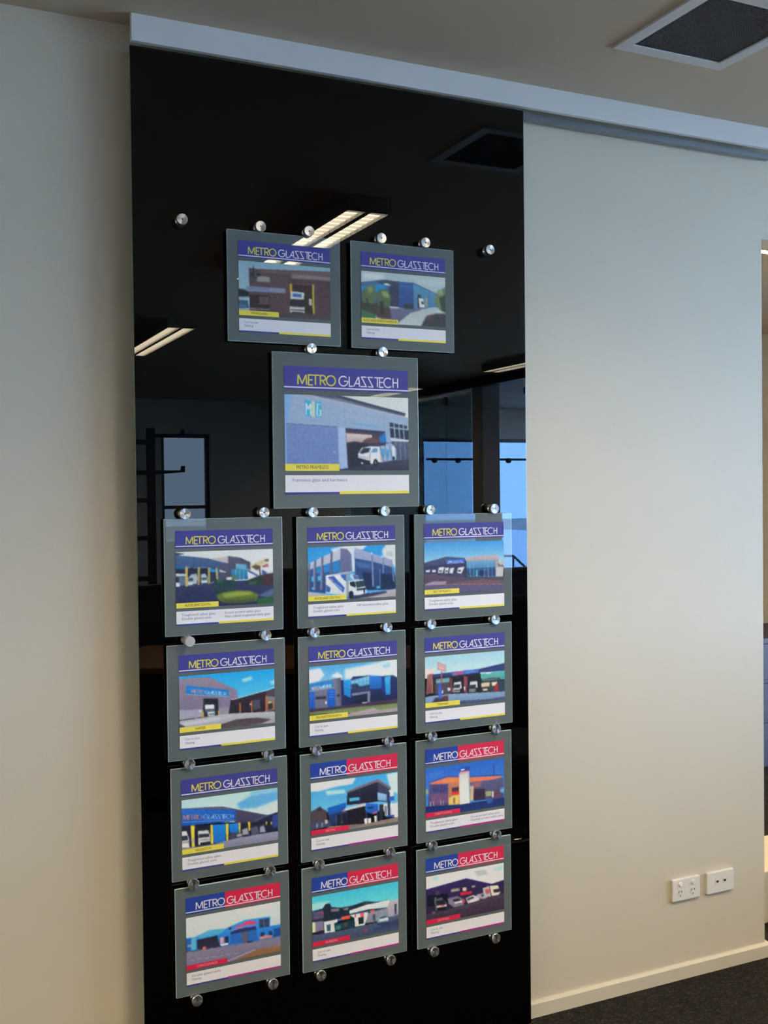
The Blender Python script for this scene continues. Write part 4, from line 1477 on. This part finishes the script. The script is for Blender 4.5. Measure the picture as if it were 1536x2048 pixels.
for n_, (k, v) in enumerate(SIGN.items()):
    x0, x1, z0, z1, (dx, pw, dz, ph), red, tagt, tw, li, ri, lab = v
    root = empty('glass_sign', ((x0 + x1) / 2, 0.0, z0), lab, 'sign', 'glass signs on the black panel')
    sub = []
    pane = MB().box(x0, x1, YP, YP + 0.006, z0, z1, bev=0.0009).build('glass_pane', [M_pane, M_pedge])
    for p in pane.data.polygons:
        if abs(p.normal.y) < 0.95:
            p.material_index = 1
    sub.append(pane)
    ax, az = x0 + dx, z1 - dz
    fx = lambda u: ax + u * pw
    fz = lambda t: az - t * ph
    y1, y0 = YP, YP - 0.0008

    def strip(name, u0, u1, t0, t1, m, dy=0.0):
        return MB().box(fx(u0), fx(u1), y0 - dy, y1, fz(t1), fz(t0)).build(name, m)
    if red:
        h1 = strip('header_strip', 0, 0.407, 0, 0.183, M_royal)
        h2 = strip('header_strip', 0.407, 1, 0, 0.183, M_red)
        h1['label'] = 'royal blue left part of the header'
        h2['label'] = 'red right part of the header'
        sub += [h1, h2]
        inks = (M_inkw, M_inkw)
    else:
        h1 = h2 = strip('header_strip', 0, 1, 0, 0.183, M_navy)
        sub.append(h1)
        inks = (M_inky, M_inkw)
    cap = 0.0712 * pw
    bz = fz(0.183 * 0.775)
    strokes('lettering', W1, fx(0.106), bz, cap, y0 - 0.0002, inks[0], h1, 0.15)
    strokes('lettering', W2, fx(0.106), bz, cap, y0 - 0.0002, inks[1], h2, 0.135)
    cuts_ = ((0, 0.407, h1), (0.407, 1, h2)) if red else ((0, 1, h1),)
    for a, b, hh in cuts_:
        ru = MB().box(fx(a), fx(b), y0 - 0.0002, y0, fz(0.168), fz(0.1575)).build('rule_line', M_inkw)
        ru.parent = hh
    ph_o = photo('photo_print', ART[k], fx(0), fx(1), fz(0.221), fz(0.812), y0, WHITE[k], None, 210 if k == 'C' else 156, n_)
    backing = None
    sub.append(ph_o)
    tg = strip('location_tag', 0, 0.425, 0.760, 0.815, M_red if red else M_yellow, 0.0004)
    text('lettering', tagt, fx(0.2125), fz(0.7875), 0.038 * ph * 1.05, y0 - 0.0006, M_inkp if red else M_inkd, tg, 'CENTER', tw * 0.425 * pw)
    sub.append(tg)
    inf = strip('info_strip', 0, 1, 0.849, 0.982, M_paper)
    lines = li.split('\n')
    for i, s in enumerate(lines):
        text('lettering', s, fx(0.052), fz(0.888 + 0.040 * i), 0.036 * ph, y0 - 0.0002, M_inkb, inf, 'LEFT', pw * (0.0155 if len(s) > 14 else 0.0135) * len(s))
    for i, s in enumerate(ri.split('\n') if ri else []):
        text('lettering', s, fx(0.545 if k == 'E' else 0.485 if k == 'D' else 0.56), fz(0.888 + 0.040 * i), 0.036 * ph, y0 - 0.0002, M_inkb, inf, 'LEFT', pw * 0.0140 * len(s))
    sub.append(inf)
    f1 = strip('footer_strip', 0, 0.425, 0.982, 1.0, M_navy)
    f2 = strip('footer_strip', 0.425, 1, 0.978, 1.0, M_magenta if red else M_yellow, 0.0002)
    f1['label'] = 'blue footer strip'
    f2['label'] = 'magenta footer strip' if red else 'yellow footer strip'
    sub += [f1, f2]
    off = Vector(root.location)
    for s in sub:
        s.data.transform(Matrix.Translation(-off))
        for ch in s.children:
            ch.data.transform(Matrix.Translation(-off))
        s.parent = root


# ---------------------------------------------------------------- standoffs
def make_standoff():
    r = empty('sign_standoff', (0, 0, 0), '', 'standoff', 'steel standoffs on the black panel')
    b = MB()
    b.lathe([(0, 0.0008), (0.0125, 0.0008), (0.0125, -0.0105), (0.0085, -0.0110), (0.0085, -0.0190), (0.0110, -0.0190)], (0, 0, 0), 'Y', 28)
    b.build('barrel', M_steel, r)
    c = MB()
    c.lathe([(0.0110, -0.0190), (0.0133, -0.0192), (0.0137, -0.0200), (0.0137, -0.0290), (0.0128, -0.0300), (0.0018, -0.0294), (0.0016, -0.0280), (0, -0.0280)], (0, 0, 0), 'Y', 36)
    cp = c.build('cap', [M_spun, M_hole], r)
    for p in cp.data.polygons:
        q = p.center
        if (q.x ** 2 + q.z ** 2) ** 0.5 < 0.0017:
            p.material_index = 1
        p.use_smooth = abs(p.normal.y) < 0.6
    return r


STD = [
 ('', .2262, 2.2194, 'lone steel standoff at far upper left of the black panel'),
 ('', 1.0940, 2.2212, 'lone steel standoff at far upper right, beside the palm driveway sign'),
 ('', .4260, 2.2215, 'left steel standoff on the top edge of the red-brown warehouse sign'),
 ('', .5563, 2.2215, 'right steel standoff on the top edge of the red-brown warehouse sign'),
 ('', .7613, 2.2225, 'left steel standoff on the top edge of the palm driveway sign'),
 ('', .8923, 2.2225, 'right steel standoff on the top edge of the palm driveway sign'),
 ('', .5592, 1.9220, 'left steel standoff between largest sign and red-brown warehouse sign'),
 ('', .7620, 1.9220, 'right steel standoff between largest sign and palm driveway sign'),
 ('', .2225, 1.5030, 'left steel standoff on the top edge of the loading bays sign'),
 ('', .4254, 1.5030, 'right steel standoff on the top edge of the loading bays sign'),
 ('', .5578, 1.5010, 'left steel standoff between largest sign and the box truck sign'),
 ('', .7628, 1.5010, 'right steel standoff between largest sign and the box truck sign'),
 ('', .8992, 1.5015, 'left steel standoff on the top edge of the glass pavilion sign'),
 ('', 1.1010, 1.5015, 'right steel standoff on the top edge of the glass pavilion sign'),
 ('odd', .2273, 1.1927, 'dull grey standoff without its cap, sticking out below the loading bays sign'),
 ('', .4265, 1.1927, 'right steel standoff below the loading bays sign'),
 ('', .5579, 1.1910, 'left steel standoff below the box truck sign'),
 ('', .7664, 1.1910, 'right steel standoff below the box truck sign'),
 ('', .8987, 1.1912, 'left steel standoff below the glass pavilion sign'),
 ('', 1.1010, 1.1912, 'right steel standoff below the glass pavilion sign'),
 ('', .2254, .8883, 'left steel standoff below the grey shed sign'),
 ('', .4290, .8883, 'right steel standoff below the grey shed sign'),
 ('', .5609, .8846, 'left steel standoff below the blue mirrored office sign'),
 ('', .7671, .8846, 'right steel standoff below the blue mirrored office sign'),
 ('', .8982, .8846, 'left steel standoff below the two trucks sign'),
 ('', 1.1007, .8846, 'right steel standoff below the two trucks sign'),
 ('', .2311, .5915, 'left steel standoff below the yellow posts sign'),
 ('', .4303, .5915, 'right steel standoff below the yellow posts sign'),
 ('', .5640, .5872, 'left steel standoff below the dark tower sign'),
 ('', .7679, .5872, 'right steel standoff below the dark tower sign'),
 ('', .8963, .5856, 'left steel standoff below the dusk pillar sign'),
 ('', 1.0992, .5856, 'right steel standoff below the dusk pillar sign'),
 ('', .2357, .3018, 'left steel standoff under the bright blue factory sign'),
 ('', .4331, .3018, 'right steel standoff under the bright blue factory sign'),
 ('', .5644, .2970, 'left steel standoff under the white-roofed shop sign'),
 ('', .7659, .2970, 'right steel standoff under the white-roofed shop sign'),
 ('', .8976, .2940, 'left steel standoff under the parked vehicles sign'),
 ('', 1.0928, .2940, 'right steel standoff under the parked vehicles sign'),
]
proto = make_standoff()
first = True
for kind, x, z, lab in STD:
    if kind == 'odd':
        r = empty('sign_standoff', (x - 0.002, 0, z), lab, 'standoff', 'steel standoffs on the black panel')
        b = MB()
        b.lathe([(0, 0.0008), (0.0112, 0.0008), (0.0112, -0.0105), (0.0085, -0.0110), (0.0085, -0.0190), (0.0122, -0.0192), (0.0126, -0.030)], (0, 0, 0), 'Y', 28)
        b.build('barrel', M_matte_steel, r)
        c = MB()
        c.lathe([(0.0126, -0.030), (0.0126, -0.0475), (0.0118, -0.0485), (0, -0.0485)], (0, 0, 0), 'Y', 28)
        e = c.build('end_face', M_matte_steel, r)
        e['label'] = 'flat matte grey end face'
        for p in e.data.polygons:
            p.use_smooth = abs(p.normal.y) < 0.6
        continue
    s = proto if first else copy_tree(proto)
    first = False
    s.location = (x, 0, z)
    s.rotation_euler = (0, 0, 0)
    s['label'] = lab
    for ch in s.children:
        ch.rotation_euler = (0, random.uniform(-0.4, 0.4), 0)


# ---------------------------------------------------------------- wall plates
def plate(name, x, z, lab):
    return empty(name, (x, YW, z), lab, 'outlet')


p1 = plate('power_outlet', 1.8375, 0.250, 'double power outlet with two round switches low on the cream wall')
MB().box(-0.0555, 0.0555, -0.011, 0, 0, 0.069, bev=0.0022).build('face_plate', M_plastic, p1)
for sx in (-0.0255, 0.0255):
    s = MB()
    s.lathe([(0, 0), (0.0068, 0), (0.0068, -0.0035), (0.0060, -0.0045), (0, -0.0045)], (sx + 0.001, -0.011, 0.053), 'Y', 20, smooth=False)
    s.build('switch', M_knob, p1)
    q = MB()
    q.lathe([(0, 0), (0.0128, 0), (0.0125, -0.0005), (0, -0.0005)], (sx, -0.011, 0.0245), 'Y', 24, smooth=False)
    sk = q.build('socket', M_plastic, p1)
    for px, pz, ang in ((-0.0055, 0.0292, 0.5), (0.0055, 0.0292, -0.5), (0, 0.0165, 0.0)):
        h = MB()
        dx_, dz_ = sin(ang) * 0.0036, cos(ang) * 0.0036
        h.ribbon([(sx + px - dx_, pz - dz_), (sx + px + dx_, pz + dz_)], 0.0026, -0.0117)
        h.build('slot', M_hole, sk, fix=False)
p2 = plate('data_outlet', 1.9780, 0.250, 'white data outlet plate with two ports, right of the power outlet')
MB().box(-0.0555, 0.0555, -0.011, 0, 0, 0.069, bev=0.0022).build('face_plate', M_plastic, p2)
for sx in (-0.0145, 0.0165):
    h = MB().box(sx - 0.0085, sx + 0.0085, -0.0122, -0.011, 0.0295, 0.0465, bev=0.0004)
    pt = h.build('port', M_plastic, p2)
    d = MB()
    d.prism([(sx - 0.0052, 0.0405), (sx + 0.0052, 0.0405), (sx + 0.0052, 0.0365), (sx + 0.002, 0.0335), (sx - 0.002, 0.0335), (sx - 0.0052, 0.0365)], 1, -0.0127, -0.0120)
    d.build('socket_opening', M_hole, pt)

# ---------------------------------------------------------------- ceiling vent
v = empty('ceiling_vent', (VX0, VY0, HC), 'square ceiling air vent with white frame and dark eggcrate grille', 'vent')
VW, VD = VX1 - VX0, VY1 - VY0
f = MB()
t_, lip = 0.028, 0.006
for a in ((-0.008, VW + 0.008, -0.008, t_), (-0.008, VW + 0.008, VD - t_, VD + 0.008), (-0.008, t_, t_, VD - t_), (VW - t_, VW + 0.008, t_, VD - t_)):
    f.prism([(a[0], a[2]), (a[1], a[2]), (a[1], a[3]), (a[0], a[3])], 2, -lip, 0.0)
f.build('frame', M_vent, v)
g = MB()
n = 36
for i in range(n + 1):
    x = t_ + (VW - 2 * t_) * i / n
    g.box(x - 0.0008, x + 0.0008, t_, VD - t_, -0.002, 0.010)
    y = t_ + (VD - 2 * t_) * i / n
    g.box(t_, VW - t_, y - 0.0008, y + 0.0008, -0.0019, 0.010)
gr = g.build('grille', M_grille, v)
gr['kind'] = 'stuff'
d = MB()
d.box(0.001, VW - 0.001, 0.001, VD - 0.001, 0.20, 0.21)
for a in ((0.001, VW - .001, 0.001, 0.004), (0.001, VW - .001, VD - .004, VD - .001), (0.001, 0.004, 0.004, VD - .004), (VW - .004, VW - .001, 0.004, VD - .004)):
    d.box(a[0], a[1], a[2], a[3], 0.012, 0.20)
d.build('duct', M_void, v)


# ---------------------------------------------------------------- louvred ceiling lights
def make_light():
    r = empty('ceiling_light', (0, 0, HC), '', 'light', 'louvred twin tube ceiling lights')
    L, W, H = 1.50, 0.19, 0.06
    h = MB()
    h.box(-W / 2, W / 2, -L / 2, L / 2, -0.012, 0)
    h.box(-W / 2, -W / 2 + 0.008, -L / 2, L / 2, -H, -0.012)
    h.box(W / 2 - 0.008, W / 2, -L / 2, L / 2, -H, -0.012)
    h.box(-W / 2 + 0.008, W / 2 - 0.008, -L / 2, -L / 2 + 0.010, -H, -0.012)
    h.box(-W / 2 + 0.008, W / 2 - 0.008, L / 2 - 0.010, L / 2, -H, -0.012)
    h.box(-0.012, 0.012, -L / 2 + 0.01, L / 2 - 0.01, -H, -0.012)
    h.build('housing', M_house, r)
    for s in (-1, 1):
        a, b = (0.012, W / 2 - 0.008) if s > 0 else (-W / 2 + 0.008, -0.012)
        t = MB()
        t.box(a + 0.002, b - 0.002, -L / 2 + 0.012, L / 2 - 0.012, -0.046, -0.040)
        t.build('tube', M_tube, r)
        l = MB()
        for i in range(26):
            y = -L / 2 + 0.03 + i * (L - 0.06) / 25
            l.box(a, b, y - 0.0008, y + 0.0008, -H, -0.050)
        lv = l.build('louvre', M_louv, r)
        lv['kind'] = 'stuff'
    return r


def lamp(r):
    l = bpy.data.lights.new('lamp', 'AREA')
    l.shape = 'RECTANGLE'
    l.size, l.size_y = 0.16, 1.45
    l.energy = LAMP_POWER
    l.color = LAMP_COL
    l.spread = radians(140)
    o = bpy.data.objects.new('lamp', l)
    o.location = (0, 0, -0.062)
    COL.objects.link(o)
    o.parent = r


LIGHTS = [
 (1.285, -1.94, 'ceiling light reflected across the top edge of the red-brown warehouse sign'),
 (1.345, -5.02, 'ceiling light reflected at the left edge of the black panel'),
 (1.345, -8.10, 'farthest ceiling light in the row behind the camera'),
 (4.60, -1.94, 'ceiling light nearest the opening at the right end of the room'),
 (4.60, -5.06, 'ceiling light reflected at the right edge of the panel over the steel column'),
 (4.64, -8.12, 'ceiling light reflected as a thin streak across the largest sign'),
 (-2.04, -1.94, 'ceiling light nearest the left wall'),
 (-2.04, -5.02, 'ceiling light by the left wall, farther from the panel'),
]
pl_ = make_light()
for i, (x, y, lab) in enumerate(LIGHTS):
    r = pl_ if i == 0 else copy_tree(pl_)
    r.location = (x, y, HC)
    r['label'] = lab
for o in [o for o in S.objects if o.type == 'EMPTY' and o.name.startswith('ceiling_light')]:
    lamp(o)

# ---------------------------------------------------------------- glazed partition, columns (seen in the black glass)
XP = 5.0
gp = empty('glass_partition', (XP, -7.6, 0), 'frameless glass partition with dark head rail, reflected at right of the black panel', 'partition')


def part(mb, name, m, root):
    o = mb.build(name, m)
    o.data.transform(Matrix.Translation(-Vector(root.location)))
    o.parent = root
    return o


part(MB().box(XP - 0.04, XP + 0.04, -9.98, -5.78, 2.60, HC), 'head_rail', M_dark, gp)
for a, b in ((-9.98, -7.402), (-7.398, -6.86)):
    part(MB().box(XP - 0.005, XP + 0.005, a, b, 0.01, 2.598), 'glass_pane', M_tint, gp)
part(MB().box(XP - 0.014, XP + 0.014, -7.43, -7.37, 2.48, 2.56, bev=0.002), 'clamp', M_dark, gp)
part(MB().box(XP - 0.014, XP + 0.014, -5.86, -5.78, 2.46, 2.52, bev=0.002), 'door_stop', M_dark, gp)
o = MB().box(5.0, 5.2, -6.845, -6.640, 0, HC, bev=0.004).build('steel_column', M_column, loc=(5.1, -6.74, 0))
tag(o, 'square dark column reflected beside the bright blue window', 'column')
rl = empty('rail_with_rollers', (7.2, -9.93, 1.99), 'dark horizontal sliding rail with rollers crossing the reflected blue window', 'rail')
part(MB().tube([(6.08, -9.93, 1.99), (8.45, -9.93, 1.99)], 0.016), 'rail', M_dark, rl)
for x in (6.20, 6.56, 6.95, 7.35, 7.68, 8.1):
    b = MB()
    b.lathe([(0, -0.02), (0.036, -0.02), (0.030, 0), (0.036, 0.02), (0, 0.02)], (x, -9.93, 1.975), 'Y', 16)
    part(b, 'roller', M_dark, rl)
    part(MB().box(x - 0.012, x + 0.012, -10.0, -9.945, 1.98, 2.0), 'bracket', M_dark, rl)

# storage rack in front of the dim window
rk = empty('storage_rack', (1.95, -9.3, 0), 'dark storage rack with cantilever arms reflected at the left of the panel', 'rack')
for x in (1.62, 2.28):
    part(MB().box(x - 0.04, x + 0.04, -9.34, -9.26, 0, 2.30), 'post', M_dark, rk)
for z in (0.6, 1.05, 1.47, 1.78, 2.12):
    part(MB().box(1.45, 2.30, -9.32, -9.22, z, z + 0.05), 'beam', M_dark, rk)
for z in (1.78, 2.19):
    part(MB().prism([(2.28, z), (2.66, z + 0.03), (2.66, z + 0.10), (2.63, z + 0.10), (2.62, z + 0.05), (2.28, z + 0.05)], 1, -9.33, -9.27), 'arm', M_dark, rk)

# timber desk close to the panel, out of the direct view
dk = empty('reception_desk', (1.75, -2.35, 0), 'brown timber desk reflected faintly low in the black panel', 'desk', rz=radians(29))
MB().box(-1.25, 1.1, -0.40, 0.36, 0.69, 0.72, bev=0.003).build('desk_top', M_wood, dk)
MB().box(-1.20, 1.05, 0.30, 0.32, 0.08, 0.69).build('front_panel', M_dark, dk)
for x in (-1.20, 1.02):
    MB().box(x, x + 0.03, -0.38, 0.30, 0, 0.69).build('side_panel', M_wood, dk)
bt = empty('clear_bottle', (1.47, -2.38, 0.72), 'small clear bottle standing on the desk, a pale streak in the panel', 'bottle')
b = MB()
b.lathe([(0, 0), (0.030, 0), (0.033, 0.01), (0.033, 0.11), (0.016, 0.15), (0.013, 0.18)], (0, 0, 0), 'Z', 20)
b.build('body', M_bottle, bt)
b = MB()
b.lathe([(0.013, 0.18), (0.015, 0.181), (0.015, 0.20), (0, 0.20)], (0, 0, 0), 'Z', 16)
b.build('cap', M_knob, bt)


def make_chair():
    r = empty('office_chair', (0, 0, 0), '', 'chair', 'office chairs at the timber desk')
    MB().box(-0.25, 0.25, -0.24, 0.25, 0.44, 0.52, bev=0.03).build('seat', M_fab, r)
    MB().box(-0.23, 0.23, 0.22, 0.29, 0.58, 1.10, bev=0.03).build('backrest', M_fab, r)
    MB().tube([(0, 0.20, 0.46), (0, 0.30, 0.47), (0, 0.315, 0.58), (0, 0.30, 0.80)], 0.02).build('back_stem', M_dark, r)
    MB().tube([(0, 0, 0.10), (0, 0, 0.44)], 0.028).build('gas_column', M_chrome, r)
    for k in range(5):
        a = 2 * pi * k / 5
        l = MB().tube([(0, 0, 0.12), (0.15 * cos(a), 0.15 * sin(a), 0.10), (0.29 * cos(a), 0.29 * sin(a), 0.075)], 0.018).build('leg', M_chrome, r)
        w_ = MB()
        w_.lathe([(0, -0.02), (0.028, -0.02), (0.028, 0.02), (0, 0.02)], (0.29 * cos(a), 0.29 * sin(a), 0.028), 'X', 14)
        w_.build('caster', M_dark, l)
    for s in (-1, 1):
        MB().tube([(s * 0.20, 0.02, 0.45), (s * 0.30, 0.02, 0.47), (s * 0.31, -0.10, 0.64), (s * 0.31, 0.02, 0.69), (s * 0.31, 0.16, 0.66), (s * 0.29, 0.20, 0.56)], 0.014).build('armrest', M_chrome, r)
    return r


ch = make_chair()
ch.location = (2.10, -1.10, 0)
ch.rotation_euler = (0, 0, radians(200))
ch['label'] = 'black office chair with chrome arms reflected at the lower right of the panel'
ch2 = copy_tree(ch)
ch2.location = (1.80, -3.17, 0)
ch2.rotation_euler = (0, 0, radians(205))
ch2['label'] = 'black office chair reflected between the loading bays and box truck signs'

sc_ = empty('added_screen', (2.5, -3.9, 0), 'made-up long dark fabric screen blocking light from the lower wall', 'screen')  # screen added to cut low light on the wall and lower signs
MB().box(-2.3, 2.1, -0.025, 0.025, 0.06, 0.98, bev=0.006).build('fabric_panel', M_fab, sc_)
MB().box(-2.3, 2.1, -0.03, 0.03, 0.98, 1.005, bev=0.004).build('top_rail', M_dark, sc_)
for x in (-2.1, 0.0, 1.9):
    MB().box(x - 0.03, x + 0.03, -0.22, 0.22, 0, 0.06, bev=0.006).build('foot', M_dark, sc_)

# ---------------------------------------------------------------- sliver of the next room through the opening
hl = empty('hall_light', (2.95, 1.05, HC), 'bright ceiling light just inside the opening at the right edge', 'light')
MB().box(-0.45, 0.45, -0.12, 0.12, -0.05, 0.0, bev=0.004).build('housing', M_house, hl)
MB().box(-0.43, 0.43, -0.10, 0.10, -0.058, -0.050).build('diffuser', emit('hall_lamp', (1.0, 0.74, 0.38), 85.0), hl)
cb = empty('drawer_cabinet', (4.15, 2.1, 0), 'dark purple drawer cabinet in the next room at the right edge', 'cabinet')
MB().box(-0.5, 0.5, -0.25, 0.25, 0, 0.72, bev=0.004).build('body', M_cab, cb)
for i in range(3):
    dr = MB().box(-0.48, 0.48, -0.268, -0.25, 0.05 + 0.22 * i, 0.25 + 0.22 * i, bev=0.003).build('drawer', M_cab, cb)
    MB().box(-0.08, 0.08, -0.282, -0.268, 0.20 + 0.22 * i, 0.212 + 0.22 * i).build('handle', M_chrome, dr)
ldg = MB().box(2.30, 3.3, 0.25, 0.55, 0.0, 0.185, bev=0.003).build('low_plinth', M_wall, loc=(2.8, 0.4, 0))
tag(ldg, 'low cream plinth just beyond the right end of the wall', 'plinth')
